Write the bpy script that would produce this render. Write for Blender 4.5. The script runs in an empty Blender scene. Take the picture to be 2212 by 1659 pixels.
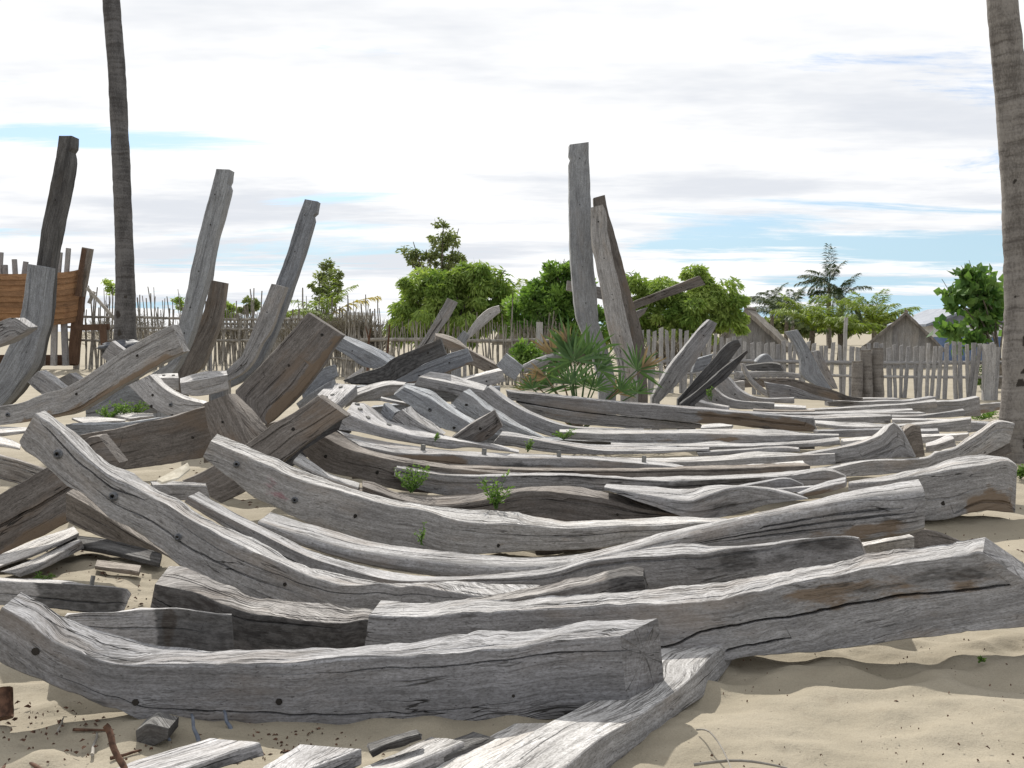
import bpy, math, random
import numpy as np
R = math.radians
S = bpy.context.scene
COL = S.collection
# ------------------------------------------------------------------ camera
CAMZ, F, YH = 1.45, 1078.0, 330.0
PITCH = math.atan((384 - YH) / F)
cam = bpy.data.objects.new("camera", bpy.data.cameras.new("camera"))
COL.objects.link(cam)
cam.data.sensor_width = 36.0
cam.data.lens = F / 1024 * 36.0
cam.data.clip_start = 0.05
cam.data.clip_end = 3000
cam.location = (0, 0, CAMZ)
cam.rotation_euler = (math.pi / 2 - PITCH, 0, 0)
S.camera = cam
# ------------------------------------------------------------------ light
SUN_EL, SUN_AZ = 43.0, -17.0
sl = bpy.data.lights.new("sun", 'SUN')
sl.energy = 5.0
sl.angle = R(0.6)
sl.color = (1.0, 0.955, 0.88)
sun = bpy.data.objects.new("sun", sl)
COL.objects.link(sun)
sun.rotation_euler = (R(90 - SUN_EL), 0, R(180 - SUN_AZ))
sun.location = (-8, 25, 30)
S.view_settings.view_transform = 'Standard'
S.view_settings.look = 'None'
S.view_settings.exposure = 0.0
S.view_settings.gamma = 1.0
S.cycles.max_bounces = 6
S.cycles.transparent_max_bounces = 6


class NT:
    """small node-tree writer"""
    def __init__(s, tree):
        s.t = tree
        s.L = tree.links.new

    def n(s, typ, **kw):
        nd = s.t.nodes.new(typ)
        for k, v in kw.items():
            setattr(nd, k, v)
        return nd

    def put(s, sock, v):
        if isinstance(v, bpy.types.NodeSocket):
            s.L(v, sock)
        else:
            sock.default_value = v

    def math(s, op, a, b=0.0, c=0.0, clamp=False):
        nd = s.n('ShaderNodeMath', operation=op, use_clamp=clamp)
        s.put(nd.inputs[0], a)
        s.put(nd.inputs[1], b)
        s.put(nd.inputs[2], c)
        return nd.outputs[0]

    def ss(s, v, a, b, lo=0.0, hi=1.0):
        nd = s.n('ShaderNodeMapRange', interpolation_type='SMOOTHSTEP')
        s.put(nd.inputs[0], v)
        for i, x in enumerate((a, b, lo, hi)):
            nd.inputs[i + 1].default_value = x
        return nd.outputs[0]

    def map(s, vec, sc, loc=(0, 0, 0)):
        nd = s.n('ShaderNodeMapping')
        s.put(nd.inputs[0], vec)
        nd.inputs[1].default_value = loc
        nd.inputs[3].default_value = sc
        return nd.outputs[0]

    def noise(s, vec, scale=1.0, detail=3.0, rough=0.55, dist=0.0, col=False):
        nd = s.n('ShaderNodeTexNoise')
        s.put(nd.inputs['Vector'], vec)
        nd.inputs['Scale'].default_value = scale
        nd.inputs['Detail'].default_value = detail
        nd.inputs['Roughness'].default_value = rough
        nd.inputs['Distortion'].default_value = dist
        return nd.outputs[1 if col else 0]

    def mix(s, f, a, b, blend='MIX'):
        nd = s.n('ShaderNodeMix', data_type='RGBA', blend_type=blend)
        s.put(nd.inputs[0], f)
        s.put(nd.inputs[6], a if isinstance(a, bpy.types.NodeSocket) else (*a, 1.0))
        s.put(nd.inputs[7], b if isinstance(b, bpy.types.NodeSocket) else (*b, 1.0))
        return nd.outputs[2]

    def bump(s, h, strength, dist):
        nd = s.n('ShaderNodeBump')
        s.put(nd.inputs['Height'], h)
        nd.inputs['Strength'].default_value = strength
        nd.inputs['Distance'].default_value = dist
        return nd.outputs[0]


# world: nishita sky with a thin broken deck of white cloud
W = bpy.data.worlds.new("World")
S.world = W
W.use_nodes = True
W.node_tree.nodes.clear()
w = NT(W.node_tree)
sky = w.n('ShaderNodeTexSky', sky_type='NISHITA')
sky.sun_disc = False
sky.sun_elevation = R(SUN_EL)
sky.sun_rotation = R(SUN_AZ)
sky.air_density = 1.0
sky.dust_density = 1.2
tc = w.n('ShaderNodeTexCoord')
sep = w.n('ShaderNodeSeparateXYZ')
w.L(tc.outputs['Generated'], sep.inputs[0])
dz = w.math('ADD', w.math('MAXIMUM', sep.outputs[2], 0.0), 0.055)
comb = w.n('ShaderNodeCombineXYZ')
w.L(w.math('DIVIDE', sep.outputs[0], dz), comb.inputs[0])
w.L(w.math('DIVIDE', sep.outputs[1], dz), comb.inputs[1])
cv = w.map(comb.outputs[0], (0.24, 0.46, 1), (3.1, 7.7, 0))
n1 = w.noise(cv, 1.25, 10.0, 0.66, 0.35)
n2 = w.noise(w.map(comb.outputs[0], (0.10, 0.17, 1), (1.3, 2.2, 4.0)), 1.0, 3.0, 0.5)
cover = w.math('ADD', w.math('MULTIPLY', n1, 0.85), w.math('MULTIPLY', n2, 0.35))
# more clear sky low on the right, a little low on the left, none overhead
low = w.ss(sep.outputs[2], 0.02, 0.20, 0.055, 0.13)
side = w.ss(sep.outputs[0], 0.0, 0.36, 0.0, -0.03)
cover = w.math('ADD', cover, w.math('ADD', low, side))
for (ax, az_, wx, wz, dep) in ((-.295, .155, .13, .020, .23), (-.150, .112, .12, .014, .21), (.345, .056, .20, .026, .22), (.255, .100, .10, .009, .08),
                              (-.10, .300, .13, .018, .13), (.150, .083, .09, .010, .14), (.450, .150, .06, .03, .10), (-.40, .045, .10, .012, .10)):
    e_ = w.math('ADD', w.math('POWER', w.math('DIVIDE', w.math('SUBTRACT', sep.outputs[0], ax), wx), 2.0),
                w.math('POWER', w.math('DIVIDE', w.math('SUBTRACT', sep.outputs[2], az_), wz), 2.0))
    cover = w.math('SUBTRACT', cover, w.math('MULTIPLY', w.math('EXPONENT', w.math('MULTIPLY', e_, -1.0)), dep * 0.70))
cmask = w.ss(cover, 0.530, 0.622)
n3 = w.noise(w.map(comb.outputs[0], (0.34, 0.55, 1), (9.0, 1.0, 2.0)), 1.0, 6.0, 0.6)
ctone = w.mix(w.ss(n3, 0.38, 0.56), (7.9, 8.2, 8.75), (10.8, 10.8, 10.8))
skyc = w.mix(1.0, sky.outputs[0], (0.80, 0.98, 1.22), 'MULTIPLY')
skyc = w.mix(w.ss(sep.outputs[2], 0.16, 0.01), skyc, (5.6, 7.9, 9.4))
wc = w.mix(cmask, skyc, ctone)
bg = w.n('ShaderNodeBackground')
w.L(wc, bg.inputs[0])
bg.inputs[1].default_value = 0.1
wo = w.n('ShaderNodeOutputWorld')
w.L(bg.outputs[0], wo.inputs[0])

# ------------------------------------------------------------------ helpers
K = 1024 / 2212.0


def unproj(px, py, Y):
    """pixel (1024 wide) -> world point at distance Y in front of the camera"""
    px = np.asarray(px, float)
    py = np.asarray(py, float)
    Y = np.asarray(Y, float)
    xr = (px - 512) / F
    yu = -(py - 384) / F
    cp, sp = math.cos(PITCH), math.sin(PITCH)
    dy = cp + yu * sp
    dzv = -sp + yu * cp
    k = Y / dy
    return np.stack([xr * k, Y + 0 * k, CAMZ + dzv * k], -1)


def P(x, y, Y):
    return unproj(x * K, y * K, Y)


def hsh(ix, iy, seed):
    v = np.sin(ix * 127.1 + iy * 311.7 + seed * 74.7) * 43758.5453
    return v - np.floor(v)


def vn2(x, y, seed=0):
    x = np.asarray(x, float)
    y = np.asarray(y, float)
    ix, iy = np.floor(x), np.floor(y)
    fx, fy = x - ix, y - iy
    fx = fx * fx * (3 - 2 * fx)
    fy = fy * fy * (3 - 2 * fy)
    a, b = hsh(ix, iy, seed), hsh(ix + 1, iy, seed)
    c, d = hsh(ix, iy + 1, seed), hsh(ix + 1, iy + 1, seed)
    return (a + (b - a) * fx) * (1 - fy) + (c + (d - c) * fx) * fy


def fbm(x, y, seed=0, o=3):
    r, a, t = 0, 1.0, 0
    for k in range(o):
        r = r + a * (vn2(x * 2 ** k, y * 2 ** k, seed + k * 3.3) - 0.5)
        t += a
        a *= 0.5
    return r / t


def new_mesh(name, V, faces, mat, parent=None, uv=None, attrs=None, smooth=True, loc=None):
    V = np.asarray(V, float)
    if loc is None:
        loc = (0, 0, 0) if parent is not None else np.array([V[:, 0].mean(), V[:, 1].mean(), V[:, 2].min()])
    if parent is not None and parent.get('_o') is not None:
        loc = np.array(parent['_o'])
        Vl = V - loc
        loc = (0, 0, 0)
    else:
        Vl = V - np.asarray(loc)
    me = bpy.data.meshes.new(name)
    if isinstance(faces, np.ndarray):
        n = faces.shape[1]
        me.vertices.add(len(Vl))
        me.vertices.foreach_set('co', Vl.ravel())
        me.loops.add(faces.size)
        me.loops.foreach_set('vertex_index', faces.ravel().astype(np.int32))
        me.polygons.add(len(faces))
        me.polygons.foreach_set('loop_start', np.arange(0, faces.size, n, dtype=np.int32))
        me.update(calc_edges=True)
    else:
        me.from_pydata([tuple(v) for v in Vl], [], faces)
    if uv is not None:
        li = np.zeros(len(me.loops), np.int32)
        me.loops.foreach_get('vertex_index', li)
        l = me.uv_layers.new(name="UVMap")
        l.data.foreach_set('uv', np.asarray(uv, float)[li].ravel())
    for k, v in (attrs or {}).items():
        a = me.attributes.new(k, 'FLOAT', 'POINT')
        a.data.foreach_set('value', np.asarray(v, float))
    me.polygons.foreach_set('use_smooth', np.full(len(me.polygons), smooth))
    me.materials.append(mat)
    me.update()
    o = bpy.data.objects.new(name, me)
    COL.objects.link(o)
    o.location = loc
    if parent is not None:
        o.parent = parent
    return o


def tag(o, label, cat, group=None):
    o['label'] = label
    o['category'] = cat
    if group:
        o['group'] = group
    return o


def thing(name, label, cat, loc, group=None):
    o = bpy.data.objects.new(name, None)
    o.empty_display_size = 0.2
    COL.objects.link(o)
    o.location = loc
    o['_o'] = [float(v) for v in loc]
    return tag(o, label, cat, group)


def tube(pts, rad, sides=8, caps=True, jit=0.0, seed=0):
    """ring tube; returns V, F(list), uv"""
    pts = np.asarray(pts, float)
    n = len(pts)
    rad = np.broadcast_to(np.asarray(rad, float), (n,))
    tg = np.gradient(pts, axis=0)
    tg /= np.linalg.norm(tg, axis=1)[:, None] + 1e-9
    ref = np.array([0.0, 1.0, 0.0]) if abs(tg[:, 2]).mean() > 0.7 else np.array([0, 0, 1.0])
    a = np.cross(tg, ref)
    a /= np.linalg.norm(a, axis=1)[:, None] + 1e-9
    b = np.cross(tg, a)
    th = np.linspace(0, 2 * math.pi, sides, endpoint=False)
    rr = rad[:, None] * np.ones((1, sides))
    if jit:
        rr = rr * (1 + jit * 2 * fbm(np.arange(n)[:, None] * 0.5 + 0 * th, th * 0.9 + 5, seed, 2))
    V = pts[:, None, :] + rr[..., None] * (np.cos(th)[None, :, None] * a[:, None, :] + np.sin(th)[None, :, None] * b[:, None, :])
    Ls = np.concatenate([[0], np.cumsum(np.linalg.norm(np.diff(pts, axis=0), axis=1))])
    uv = np.stack([np.repeat(Ls[:, None], sides, 1), th[None, :] * rad.mean() + 0 * rr], -1)
    V = V.reshape(-1, 3)
    uv = uv.reshape(-1, 2)
    Fc = []
    for i in range(n - 1):
        for j in range(sides):
            k = (j + 1) % sides
            Fc.append((i * sides + j, i * sides + k, (i + 1) * sides + k, (i + 1) * sides + j))
    if caps:
        Fc.append(tuple(range(sides)))
        Fc.append(tuple(range((n - 1) * sides, n * sides))[::-1])
    return V, Fc, uv


class MB:
    def __init__(s):
        s.V, s.F, s.U = [], [], []
        s.n = 0

    def add(s, V, Fc, uv=None):
        s.V.append(np.asarray(V, float))
        s.F += [tuple(i + s.n for i in f) for f in Fc]
        s.U.append(np.asarray(uv, float) if uv is not None else np.asarray(V, float)[:, :2])
        s.n += len(V)
        return s

    def tube(s, *a, **k):
        return s.add(*tube(*a, **k))

    def box(s, c, h, rot=0.0, jit=0.0, rnd=random):
        cx, cy, cz = c
        V = []
        for dx in (-1, 1):
            for dy in (-1, 1):
                for dzz in (-1, 1):
                    x, y = dx * h[0], dy * h[1]
                    V.append((cx + x * math.cos(rot) - y * math.sin(rot) + rnd.uniform(-jit, jit),
                              cy + x * math.sin(rot) + y * math.cos(rot) + rnd.uniform(-jit, jit), cz + dzz * h[2]))
        Fc = [(0, 1, 3, 2), (4, 6, 7, 5), (0, 4, 5, 1), (2, 3, 7, 6), (0, 2, 6, 4), (1, 5, 7, 3)]
        V = np.array(V)
        return s.add(V, Fc, np.stack([V[:, 2], V[:, 0] + V[:, 1]], -1))

    def build(s, name, mat, parent=None, smooth=True):
        return new_mesh(name, np.concatenate(s.V), s.F, mat, parent, uv=np.concatenate(s.U), smooth=smooth)


def mat_new(name):
    m = bpy.data.materials.new(name)
    m.use_nodes = True
    m.node_tree.nodes.clear()
    g = NT(m.node_tree)
    out = g.n('ShaderNodeOutputMaterial')
    bs = g.n('ShaderNodeBsdfPrincipled')
    g.L(bs.outputs[0], out.inputs[0])
    bs.inputs['Roughness'].default_value = 0.9
    bs.inputs['Specular IOR Level'].default_value = 0.25
    return m, g, bs, out


# ------------------------------------------------------------------ materials
def wood(name, light, dark, brown, brownness=0.5, crack=1.0, lichen=0.0, rough=0.85):
    m, g, bs, out = mat_new(name)
    oi = g.n('ShaderNodeObjectInfo')
    uvn = g.n('ShaderNodeUVMap', uv_map="UVMap").outputs[0]
    # slight warp so the grain is never dead straight
    wv = g.noise(g.map(uvn, (2.2, 2.2, 1)), 1.0, 2.0, 0.5, 0.0, True)
    warp = g.n('ShaderNodeVectorMath', operation='MULTIPLY_ADD')
    g.L(wv, warp.inputs[0])
    warp.inputs[1].default_value = (0.0, 0.028, 0.0)
    g.L(uvn, warp.inputs[2])
    uv = warp.outputs[0]
    g1 = g.noise(g.map(uv, (3.0, 62, 1)), 1.0, 5.0, 0.65)
    g2 = g.noise(g.map(uv, (1.0, 11, 1), (3, 5, 0)), 1.0, 4.0, 0.6)
    bl = g.noise(g.map(uv, (3.0, 6.5, 1), (7, 1, 0)), 1.0, 5.0, 0.62)
    bl2 = g.noise(g.map(uv, (1.3, 4.0, 1), (1, 9, 0)), 1.0, 4.0, 0.6)
    t = g.math('ADD', g.math('MULTIPLY', g1, 0.55), g.math('ADD', g.math('MULTIPLY', g2, 0.6), g.math('MULTIPLY', bl, 0.75)))
    c = g.mix(g.ss(t, 0.68, 1.20), dark, light)
    fn_ = g.noise(g.map(uvn, (55, 150, 1)), 1.0, 3.0, 0.7)
    c = g.mix(g.ss(fn_, 0.30, 0.62), g.mix(1.0, c, (0.60, 0.59, 0.58), 'MULTIPLY'), c)
    fb_ = g.noise(g.map(uvn, (16, 40, 1), (3, 1, 0)), 1.0, 4.0, 0.7)
    c = g.mix(g.ss(fb_, 0.36, 0.64), g.mix(1.0, c, (0.84, 0.835, 0.83), 'MULTIPLY'), g.mix(1.0, c, (1.08, 1.08, 1.09), 'MULTIPLY'))
    c = g.mix(g.ss(g1, 0.36, 0.62), g.mix(1.0, c, (0.88, 0.875, 0.87), 'MULTIPLY'), g.mix(1.0, c, (1.05, 1.05, 1.05), 'MULTIPLY'))
    # bleached upper faces, lightened further to look sunlit; and sawn ends
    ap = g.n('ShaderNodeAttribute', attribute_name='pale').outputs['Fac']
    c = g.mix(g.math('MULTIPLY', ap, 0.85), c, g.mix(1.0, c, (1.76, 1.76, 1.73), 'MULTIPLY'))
    ae = g.n('ShaderNodeAttribute', attribute_name='endg').outputs['Fac']
    noend = g.math('SUBTRACT', 1.0, g.math('MULTIPLY', ae, 0.85))
    c = g.mix(g.math('MULTIPLY', g.ss(bl2, 0.50, 0.70), brownness), c, brown)
    if lichen:
        li = g.noise(g.map(uvn, (14, 17, 1), (4, 4, 0)), 1.0, 4.0, 0.6)
        c = g.mix(g.math('MULTIPLY', g.ss(li, 0.54, 0.63), lichen), c, (0.36, 0.36, 0.35))
    # small pits and specks
    sp = g.noise(g.map(uvn, (40, 110, 1)), 1.0, 2.0, 0.5)
    spm = g.ss(sp, 0.66, 0.74)
    c = g.mix(g.math('MULTIPLY', spm, 0.6), c, (0.05, 0.046, 0.042))
    # drying cracks running with the grain
    cn = g.noise(g.map(uv, (1.0, 13, 1), (2, 3, 0)), 1.0, 3.0, 0.5)
    ca = g.math('ABSOLUTE', g.math('SUBTRACT', cn, 0.5))
    cp_ = g.ss(g.noise(g.map(uv, (1.3, 3.0, 1), (5, 2, 0)), 1.0, 2.0, 0.5), 0.50, 0.62)
    cm = g.math('MULTIPLY', g.math('MULTIPLY', g.ss(ca, 0.009, 0.002), cp_), g.math('MULTIPLY', noend, crack), clamp=True)
    cn2 = g.noise(g.map(uv, (1.8, 34, 1), (12, 3, 0)), 1.0, 3.0, 0.5)
    cm2 = g.math('MULTIPLY', g.math('MULTIPLY', g.ss(g.math('ABSOLUTE', g.math('SUBTRACT', cn2, 0.5)), 0.013, 0.004),
                                    g.ss(bl, 0.52, 0.64)), g.math('MULTIPLY', noend, 0.6 * min(crack, 1.0)))
    c = g.mix(g.math('MULTIPLY', cm, 0.9), c, (0.02, 0.018, 0.016))
    c = g.mix(cm2, c, (0.045, 0.04, 0.036))
    # weather splits packed closely on the rain-beaten upper faces
    cn3 = g.noise(g.map(uv, (1.6, 26, 1), (21, 3, 0)), 1.0, 4.0, 0.6)
    m3 = g.math('MULTIPLY', g.ss(g.math('ABSOLUTE', g.math('SUBTRACT', cn3, 0.5)), 0.035, 0.008), g.ss(g.noise(g.map(uv, (1.7, 5, 1), (8, 8, 0)), 1.0, 3.0, 0.6), 0.42, 0.56))
    m3 = g.math('MULTIPLY', m3, g.math('MULTIPLY', ap, min(0.78, 0.48 + 0.2 * crack)))
    c = g.mix(m3, c, (0.035, 0.031, 0.028))
    cm2 = g.math('MAXIMUM', cm2, m3)
    # stains with their own outline, set per vertex
    at = g.n('ShaderNodeAttribute', attribute_name='brown').outputs['Fac']
    bm = g.ss(g.math('ADD', at, g.math('MULTIPLY', g.math('SUBTRACT', bl, 0.5), 1.5)), 0.38, 0.60)
    bm = g.math('MULTIPLY', bm, g.ss(at, 0.02, 0.15))
    c = g.mix(g.math('MULTIPLY', bm, 0.85), c, (0.165, 0.12, 0.08))
    ad = g.n('ShaderNodeAttribute', attribute_name='dark').outputs['Fac']
    dm = g.ss(g.math('ADD', ad, g.math('ADD', g.math('MULTIPLY', g.math('SUBTRACT', t, 0.94), 1.0), g.math('MULTIPLY', g.math('SUBTRACT', bl2, 0.5), 2.2))), 0.34, 0.58)
    dm = g.math('MULTIPLY', dm, g.ss(ad, 0.02, 0.15))
    c = g.mix(g.math('MULTIPLY', dm, 0.80), c, g.mix(g.ss(fb_, 0.38, 0.66), (0.028, 0.027, 0.027), (0.10, 0.098, 0.096)))
    ar = g.n('ShaderNodeAttribute', attribute_name='red').outputs['Fac']
    rm = g.math('MULTIPLY', g.ss(g.math('ADD', ar, g.math('MULTIPLY', g.math('SUBTRACT', bl, 0.5), 2.4)), 0.45, 0.70), g.ss(ar, 0.02, 0.15))
    c = g.mix(g.math('MULTIPLY', rm, 0.5), c, (0.23, 0.06, 0.09))
    # sawn ends: rings and radial checks
    ec = g.n('ShaderNodeAttribute', attribute_name='cap_co').outputs['Vector']
    es = g.n('ShaderNodeSeparateXYZ')
    g.L(ec, es.inputs[0])
    er = g.math('SQRT', g.math('ADD', g.math('MULTIPLY', es.outputs[0], es.outputs[0]), g.math('MULTIPLY', es.outputs[1], es.outputs[1])))
    ean = g.math('ARCTAN2', es.outputs[1], es.outputs[0])
    ev = g.n('ShaderNodeCombineXYZ')
    g.L(g.math('MULTIPLY', ean, 1.5), ev.inputs[0])
    g.L(g.math('MULTIPLY', er, 2.5), ev.inputs[1])
    g.L(oi.outputs['Random'], ev.inputs[2])
    enz = g.noise(ec, 14.0, 4.0, 0.6)
    rg = g.ss(g.math('SINE', g.math('ADD', g.math('MULTIPLY', er, 330.0), g.math('MULTIPLY', enz, 16.0))), -0.6, 0.8)
    ecol = g.mix(rg, g.mix(1.0, c, (0.86, 0.85, 0.84), 'MULTIPLY'), c)
    chk = g.ss(g.math('ABSOLUTE', g.math('SUBTRACT', g.noise(ev.outputs[0], 1.1, 1.0, 0.4), 0.5)), 0.016, 0.004)
    ecol = g.mix(g.math('MULTIPLY', chk, 0.8), ecol, (0.03, 0.027, 0.024))
    c = g.mix(g.math('MULTIPLY', ae, 0.8), c, ecol)
    # every timber a little different
    c = g.mix(1.0, c, g.mix(oi.outputs['Random'], (0.78, 0.78, 0.80), (1.15, 1.13, 1.10)), 'MULTIPLY')
    g.L(c, bs.inputs['Base Color'])
    bs.inputs['Roughness'].default_value = rough
    hgt = g.math('ADD', g.math('MULTIPLY', g1, 0.55), g.math('MULTIPLY', g2, 0.35))
    hgt = g.math('SUBTRACT', hgt, g.math('ADD', g.math('MULTIPLY', cm, 1.6), g.math('ADD', g.math('MULTIPLY', cm2, 0.9), g.math('MULTIPLY', spm, 0.4))))
    g.L(g.bump(hgt, 0.75, 0.008), bs.inputs['Normal'])
    return m


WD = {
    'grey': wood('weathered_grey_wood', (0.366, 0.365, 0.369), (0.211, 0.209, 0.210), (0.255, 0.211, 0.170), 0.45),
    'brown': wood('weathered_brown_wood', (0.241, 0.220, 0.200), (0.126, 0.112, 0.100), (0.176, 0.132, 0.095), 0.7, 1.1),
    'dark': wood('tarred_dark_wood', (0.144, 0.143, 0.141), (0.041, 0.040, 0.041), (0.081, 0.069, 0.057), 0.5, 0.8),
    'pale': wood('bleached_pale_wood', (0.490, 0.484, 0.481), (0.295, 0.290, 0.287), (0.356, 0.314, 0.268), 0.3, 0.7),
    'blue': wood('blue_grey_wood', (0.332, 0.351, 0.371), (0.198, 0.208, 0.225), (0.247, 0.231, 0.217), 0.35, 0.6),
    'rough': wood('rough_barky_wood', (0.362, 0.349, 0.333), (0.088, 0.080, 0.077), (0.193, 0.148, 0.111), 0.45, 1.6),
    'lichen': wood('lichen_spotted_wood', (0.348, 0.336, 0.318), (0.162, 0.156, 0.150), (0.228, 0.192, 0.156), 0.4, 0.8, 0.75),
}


def plain(name, a, b, scale=6.0, rough=0.9, bump=0.0, metallic=0.0):
    m, g, bs, out = mat_new(name)
    co = g.n('ShaderNodeTexCoord').outputs['Object']
    n = g.noise(co, scale, 4.0, 0.6)
    g.L(g.mix(g.ss(n, 0.35, 0.65), a, b), bs.inputs['Base Color'])
    bs.inputs['Roughness'].default_value = rough
    bs.inputs['Metallic'].default_value = metallic
    if bump:
        g.L(g.bump(g.noise(co, scale * 3, 3.0), 0.6, bump), bs.inputs['Normal'])
    return m


M_HOLE = plain('dark_hole', (0.016, 0.014, 0.012), (0.03, 0.026, 0.022))  # near-black painted in for the shade inside a hole
M_BOLT = plain('old_iron', (0.10, 0.105, 0.115), (0.19, 0.195, 0.205), 60, 0.6, 0.002, 0.4)
M_PEG = plain('treenail_wood', (0.13, 0.13, 0.125), (0.22, 0.215, 0.2), 40)
M_RUST = plain('rusty_iron', (0.055, 0.03, 0.02), (0.13, 0.07, 0.045), 40, 0.85, 0.002)
M_STEEL = plain('blue_steel_spike', (0.10, 0.12, 0.16), (0.17, 0.19, 0.23), 40, 0.6)
M_STICK = plain('dry_stick', (0.16, 0.147, 0.128), (0.31, 0.29, 0.26), 5)
M_PICKET = None
# ------------------------------------------------------------------ timbers
def pts(s):
    return np.array([[float(v) for v in p.split(',')] for p in s.split()])


def resamp(Q, n, lin=False):
    d = np.linalg.norm(np.diff(Q, axis=0), axis=1)
    c = np.concatenate([[0], np.cumsum(d)])
    c /= c[-1]
    s = np.linspace(0, 1, n)
    if lin or len(Q) < 3:
        return np.stack([np.interp(s, c, Q[:, k]) for k in (0, 1)], -1)
    # cubic hermite with limited tangents
    m = np.zeros_like(Q)
    sl_ = np.diff(Q, axis=0) / np.maximum(np.diff(c), 1e-6)[:, None]
    m[1:-1] = 0.5 * (sl_[1:] + sl_[:-1])
    m[0], m[-1] = sl_[0], sl_[-1]
    i = np.clip(np.searchsorted(c, s, side='right') - 1, 0, len(Q) - 2)
    h = (c[i + 1] - c[i])[:, None]
    t = ((s - c[i]) / (c[i + 1] - c[i]))[:, None]
    return ((2 * t**3 - 3 * t**2 + 1) * Q[i] + (t**3 - 2 * t**2 + t) * h * m[i]
            + (-2 * t**3 + 3 * t**2) * Q[i + 1] + (t**3 - t**2) * h * m[i + 1])


NB = [0]


def T(name, label, mat, d, t, A, B, C=None, tv=None, r=0.005, rough=0.006, groove=(2, 2), gdepth=0.014,
      stains=(), bolts=(), sink=False, lin=False, dB=None, cat='timber', group=None, cracks=(), amp=0.003):
    """one hewn timber.  A / B = upper and lower arris of its near face, C = its far upper arris
    (traced points, 2212 wide); d = distance at the ends, t = thickness."""
    NB[0] += 1
    seed = NB[0] * 1.37
    rnd = random.Random(NB[0])
    A, B = pts(A) * K, pts(B) * K
    d = np.atleast_1d(np.asarray(d, float))
    dm = d.mean()
    Lpx = np.linalg.norm(np.diff(A, axis=0), axis=1).sum()
    L0 = Lpx * dm / F
    ns = int(np.clip(L0 / (0.0045 * dm + 0.004), 10, 230))
    a, b = resamp(A, ns, lin), resamp(B, ns, lin)
    s = np.linspace(0, 1, ns)
    Y = 1 / np.interp(s, np.linspace(0, 1, len(d)), 1 / d)
    YB = Y if dB is None else 1 / np.interp(s, np.linspace(0, 1, len(dB)), 1 / np.asarray(dB, float))
    tt = np.interp(s, np.linspace(0, 1, 2), np.broadcast_to(np.atleast_1d(t), (2,)) if np.ndim(t) == 0 else t)
    PA, PB = unproj(a[:, 0], a[:, 1], Y), unproj(b[:, 0], b[:, 1], YB)
    if C is not None:
        c = resamp(pts(C) * K, ns, lin)
        PC = unproj(c[:, 0], c[:, 1], Y + tt)
    elif tv is not None:
        PC = PA + np.asarray(tv, float)[None] * 1.0
    else:
        PC = PA + np.stack([0 * tt, tt, 0 * tt], -1)
    off = PC - PA
    PD = PB + off * np.array([1, 1, 0.5])
    if sink:
        k = 6
        def ext(Q):
            e = Q[-1]
            tail = [e + (np.array([e[0], e[1], -0.15]) - e) * (j + 1) / k for j in range(k)]
            return np.vstack([Q, tail])
        PA, PB, PC, PD = ext(PA), ext(PB), ext(PC), ext(PD)
        ns += k
        s = np.linspace(0, 1, ns)
    cen = (PA + PB + PC + PD) / 4
    u = np.concatenate([[0], np.cumsum(np.linalg.norm(np.diff(cen, axis=0), axis=1))])
    tg = np.gradient(cen, axis=0)
    tg /= np.linalg.norm(tg, axis=1)[:, None] + 1e-9
    # chipped, wandering arrises
    sc = rough
    for Q, sd in ((PA, 1), (PB, 2), (PC, 3), (PD, 4)):
        dirv = Q - cen
        dirv /= np.linalg.norm(dirv, axis=1)[:, None] + 1e-9
        Q += dirv * ((fbm(u / 0.22, 0 * u, seed + sd, 3) * 3.4 + fbm(u / 0.05, 0 * u, seed + sd + 9, 3) * 1.3) * sc)[:, None]
    hw = np.linalg.norm(PA - PB, axis=1)
    ht = np.linalg.norm(PA - PC, axis=1)

    def columns(ng, base, width, cr):
        """fractions (ns,m), depths (ns,m)"""
        G = []
        for k in range(ng):
            lo, hi = (k + 0.12) / ng, (k + 0.88) / ng
            v0 = rnd.uniform(lo, hi)
            c0, ln = rnd.uniform(0.05, 0.95), rnd.uniform(0.15, 0.45)
            env = np.clip(1 - np.abs((s - c0) / ln), 0, 1) ** 0.6
            v = v0 + 0.10 / ng * fbm(u / 0.35, 0 * u, seed + 20 + k, 3) * 3
            G.append((np.clip(v, lo, hi), env * rnd.uniform(0.5, 1.1)))
        for (path, stren) in cr:
            q = pts(path)
            v = np.interp(s, q[:, 0], q[:, 1]) + 0.02 * fbm(u / 0.12, 0 * u, seed + 31, 3) * 2
            env = ((s >= q[0, 0]) & (s <= q[-1, 0])) * np.clip(np.minimum(s - q[0, 0], q[-1, 0] - s) / 0.05, 0, 1) ** 0.5
            env = env * (0.75 + 0.9 * fbm(u / 0.15, 0 * u + 7, seed + 77, 2))
            G.append((v, np.maximum(env, 0) * stren * 1.5))
        G.sort(key=lambda z: z[0].mean())
        fr, dp = [], []
        prev = np.zeros(ns)
        for v, env in G:
            wd = width * (0.25 + 0.5 * np.minimum(env, 1.6))
            act = env > 0.02
            lo_ = np.where(act, np.maximum(v - wd, prev + 0.004), prev + 0.002)
            hi_ = np.where(act, np.maximum(v + wd, lo_ + 0.010), prev + 0.004)
            for q in np.linspace(0, 1, base + 1):
                fr.append(prev + (lo_ - prev) * q)
                dp.append(np.zeros(ns))
            fr.append(lo_ + (hi_ - lo_) * 0.22)
            dp.append(env)
            fr.append(lo_ + (hi_ - lo_) * 0.78)
            dp.append(env)
            prev = hi_
        for q in np.linspace(0, 1, base + 2):
            fr.append(prev + (1 - prev) * q)
            dp.append(np.zeros(ns))
        return np.clip(np.stack(fr, 1), 0, 1), np.stack(dp, 1)

    corners = [PA, PB, PD, PC]
    cols, vco, fid, sv, edge = [], [], [], [], []
    per = np.zeros(ns)
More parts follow.
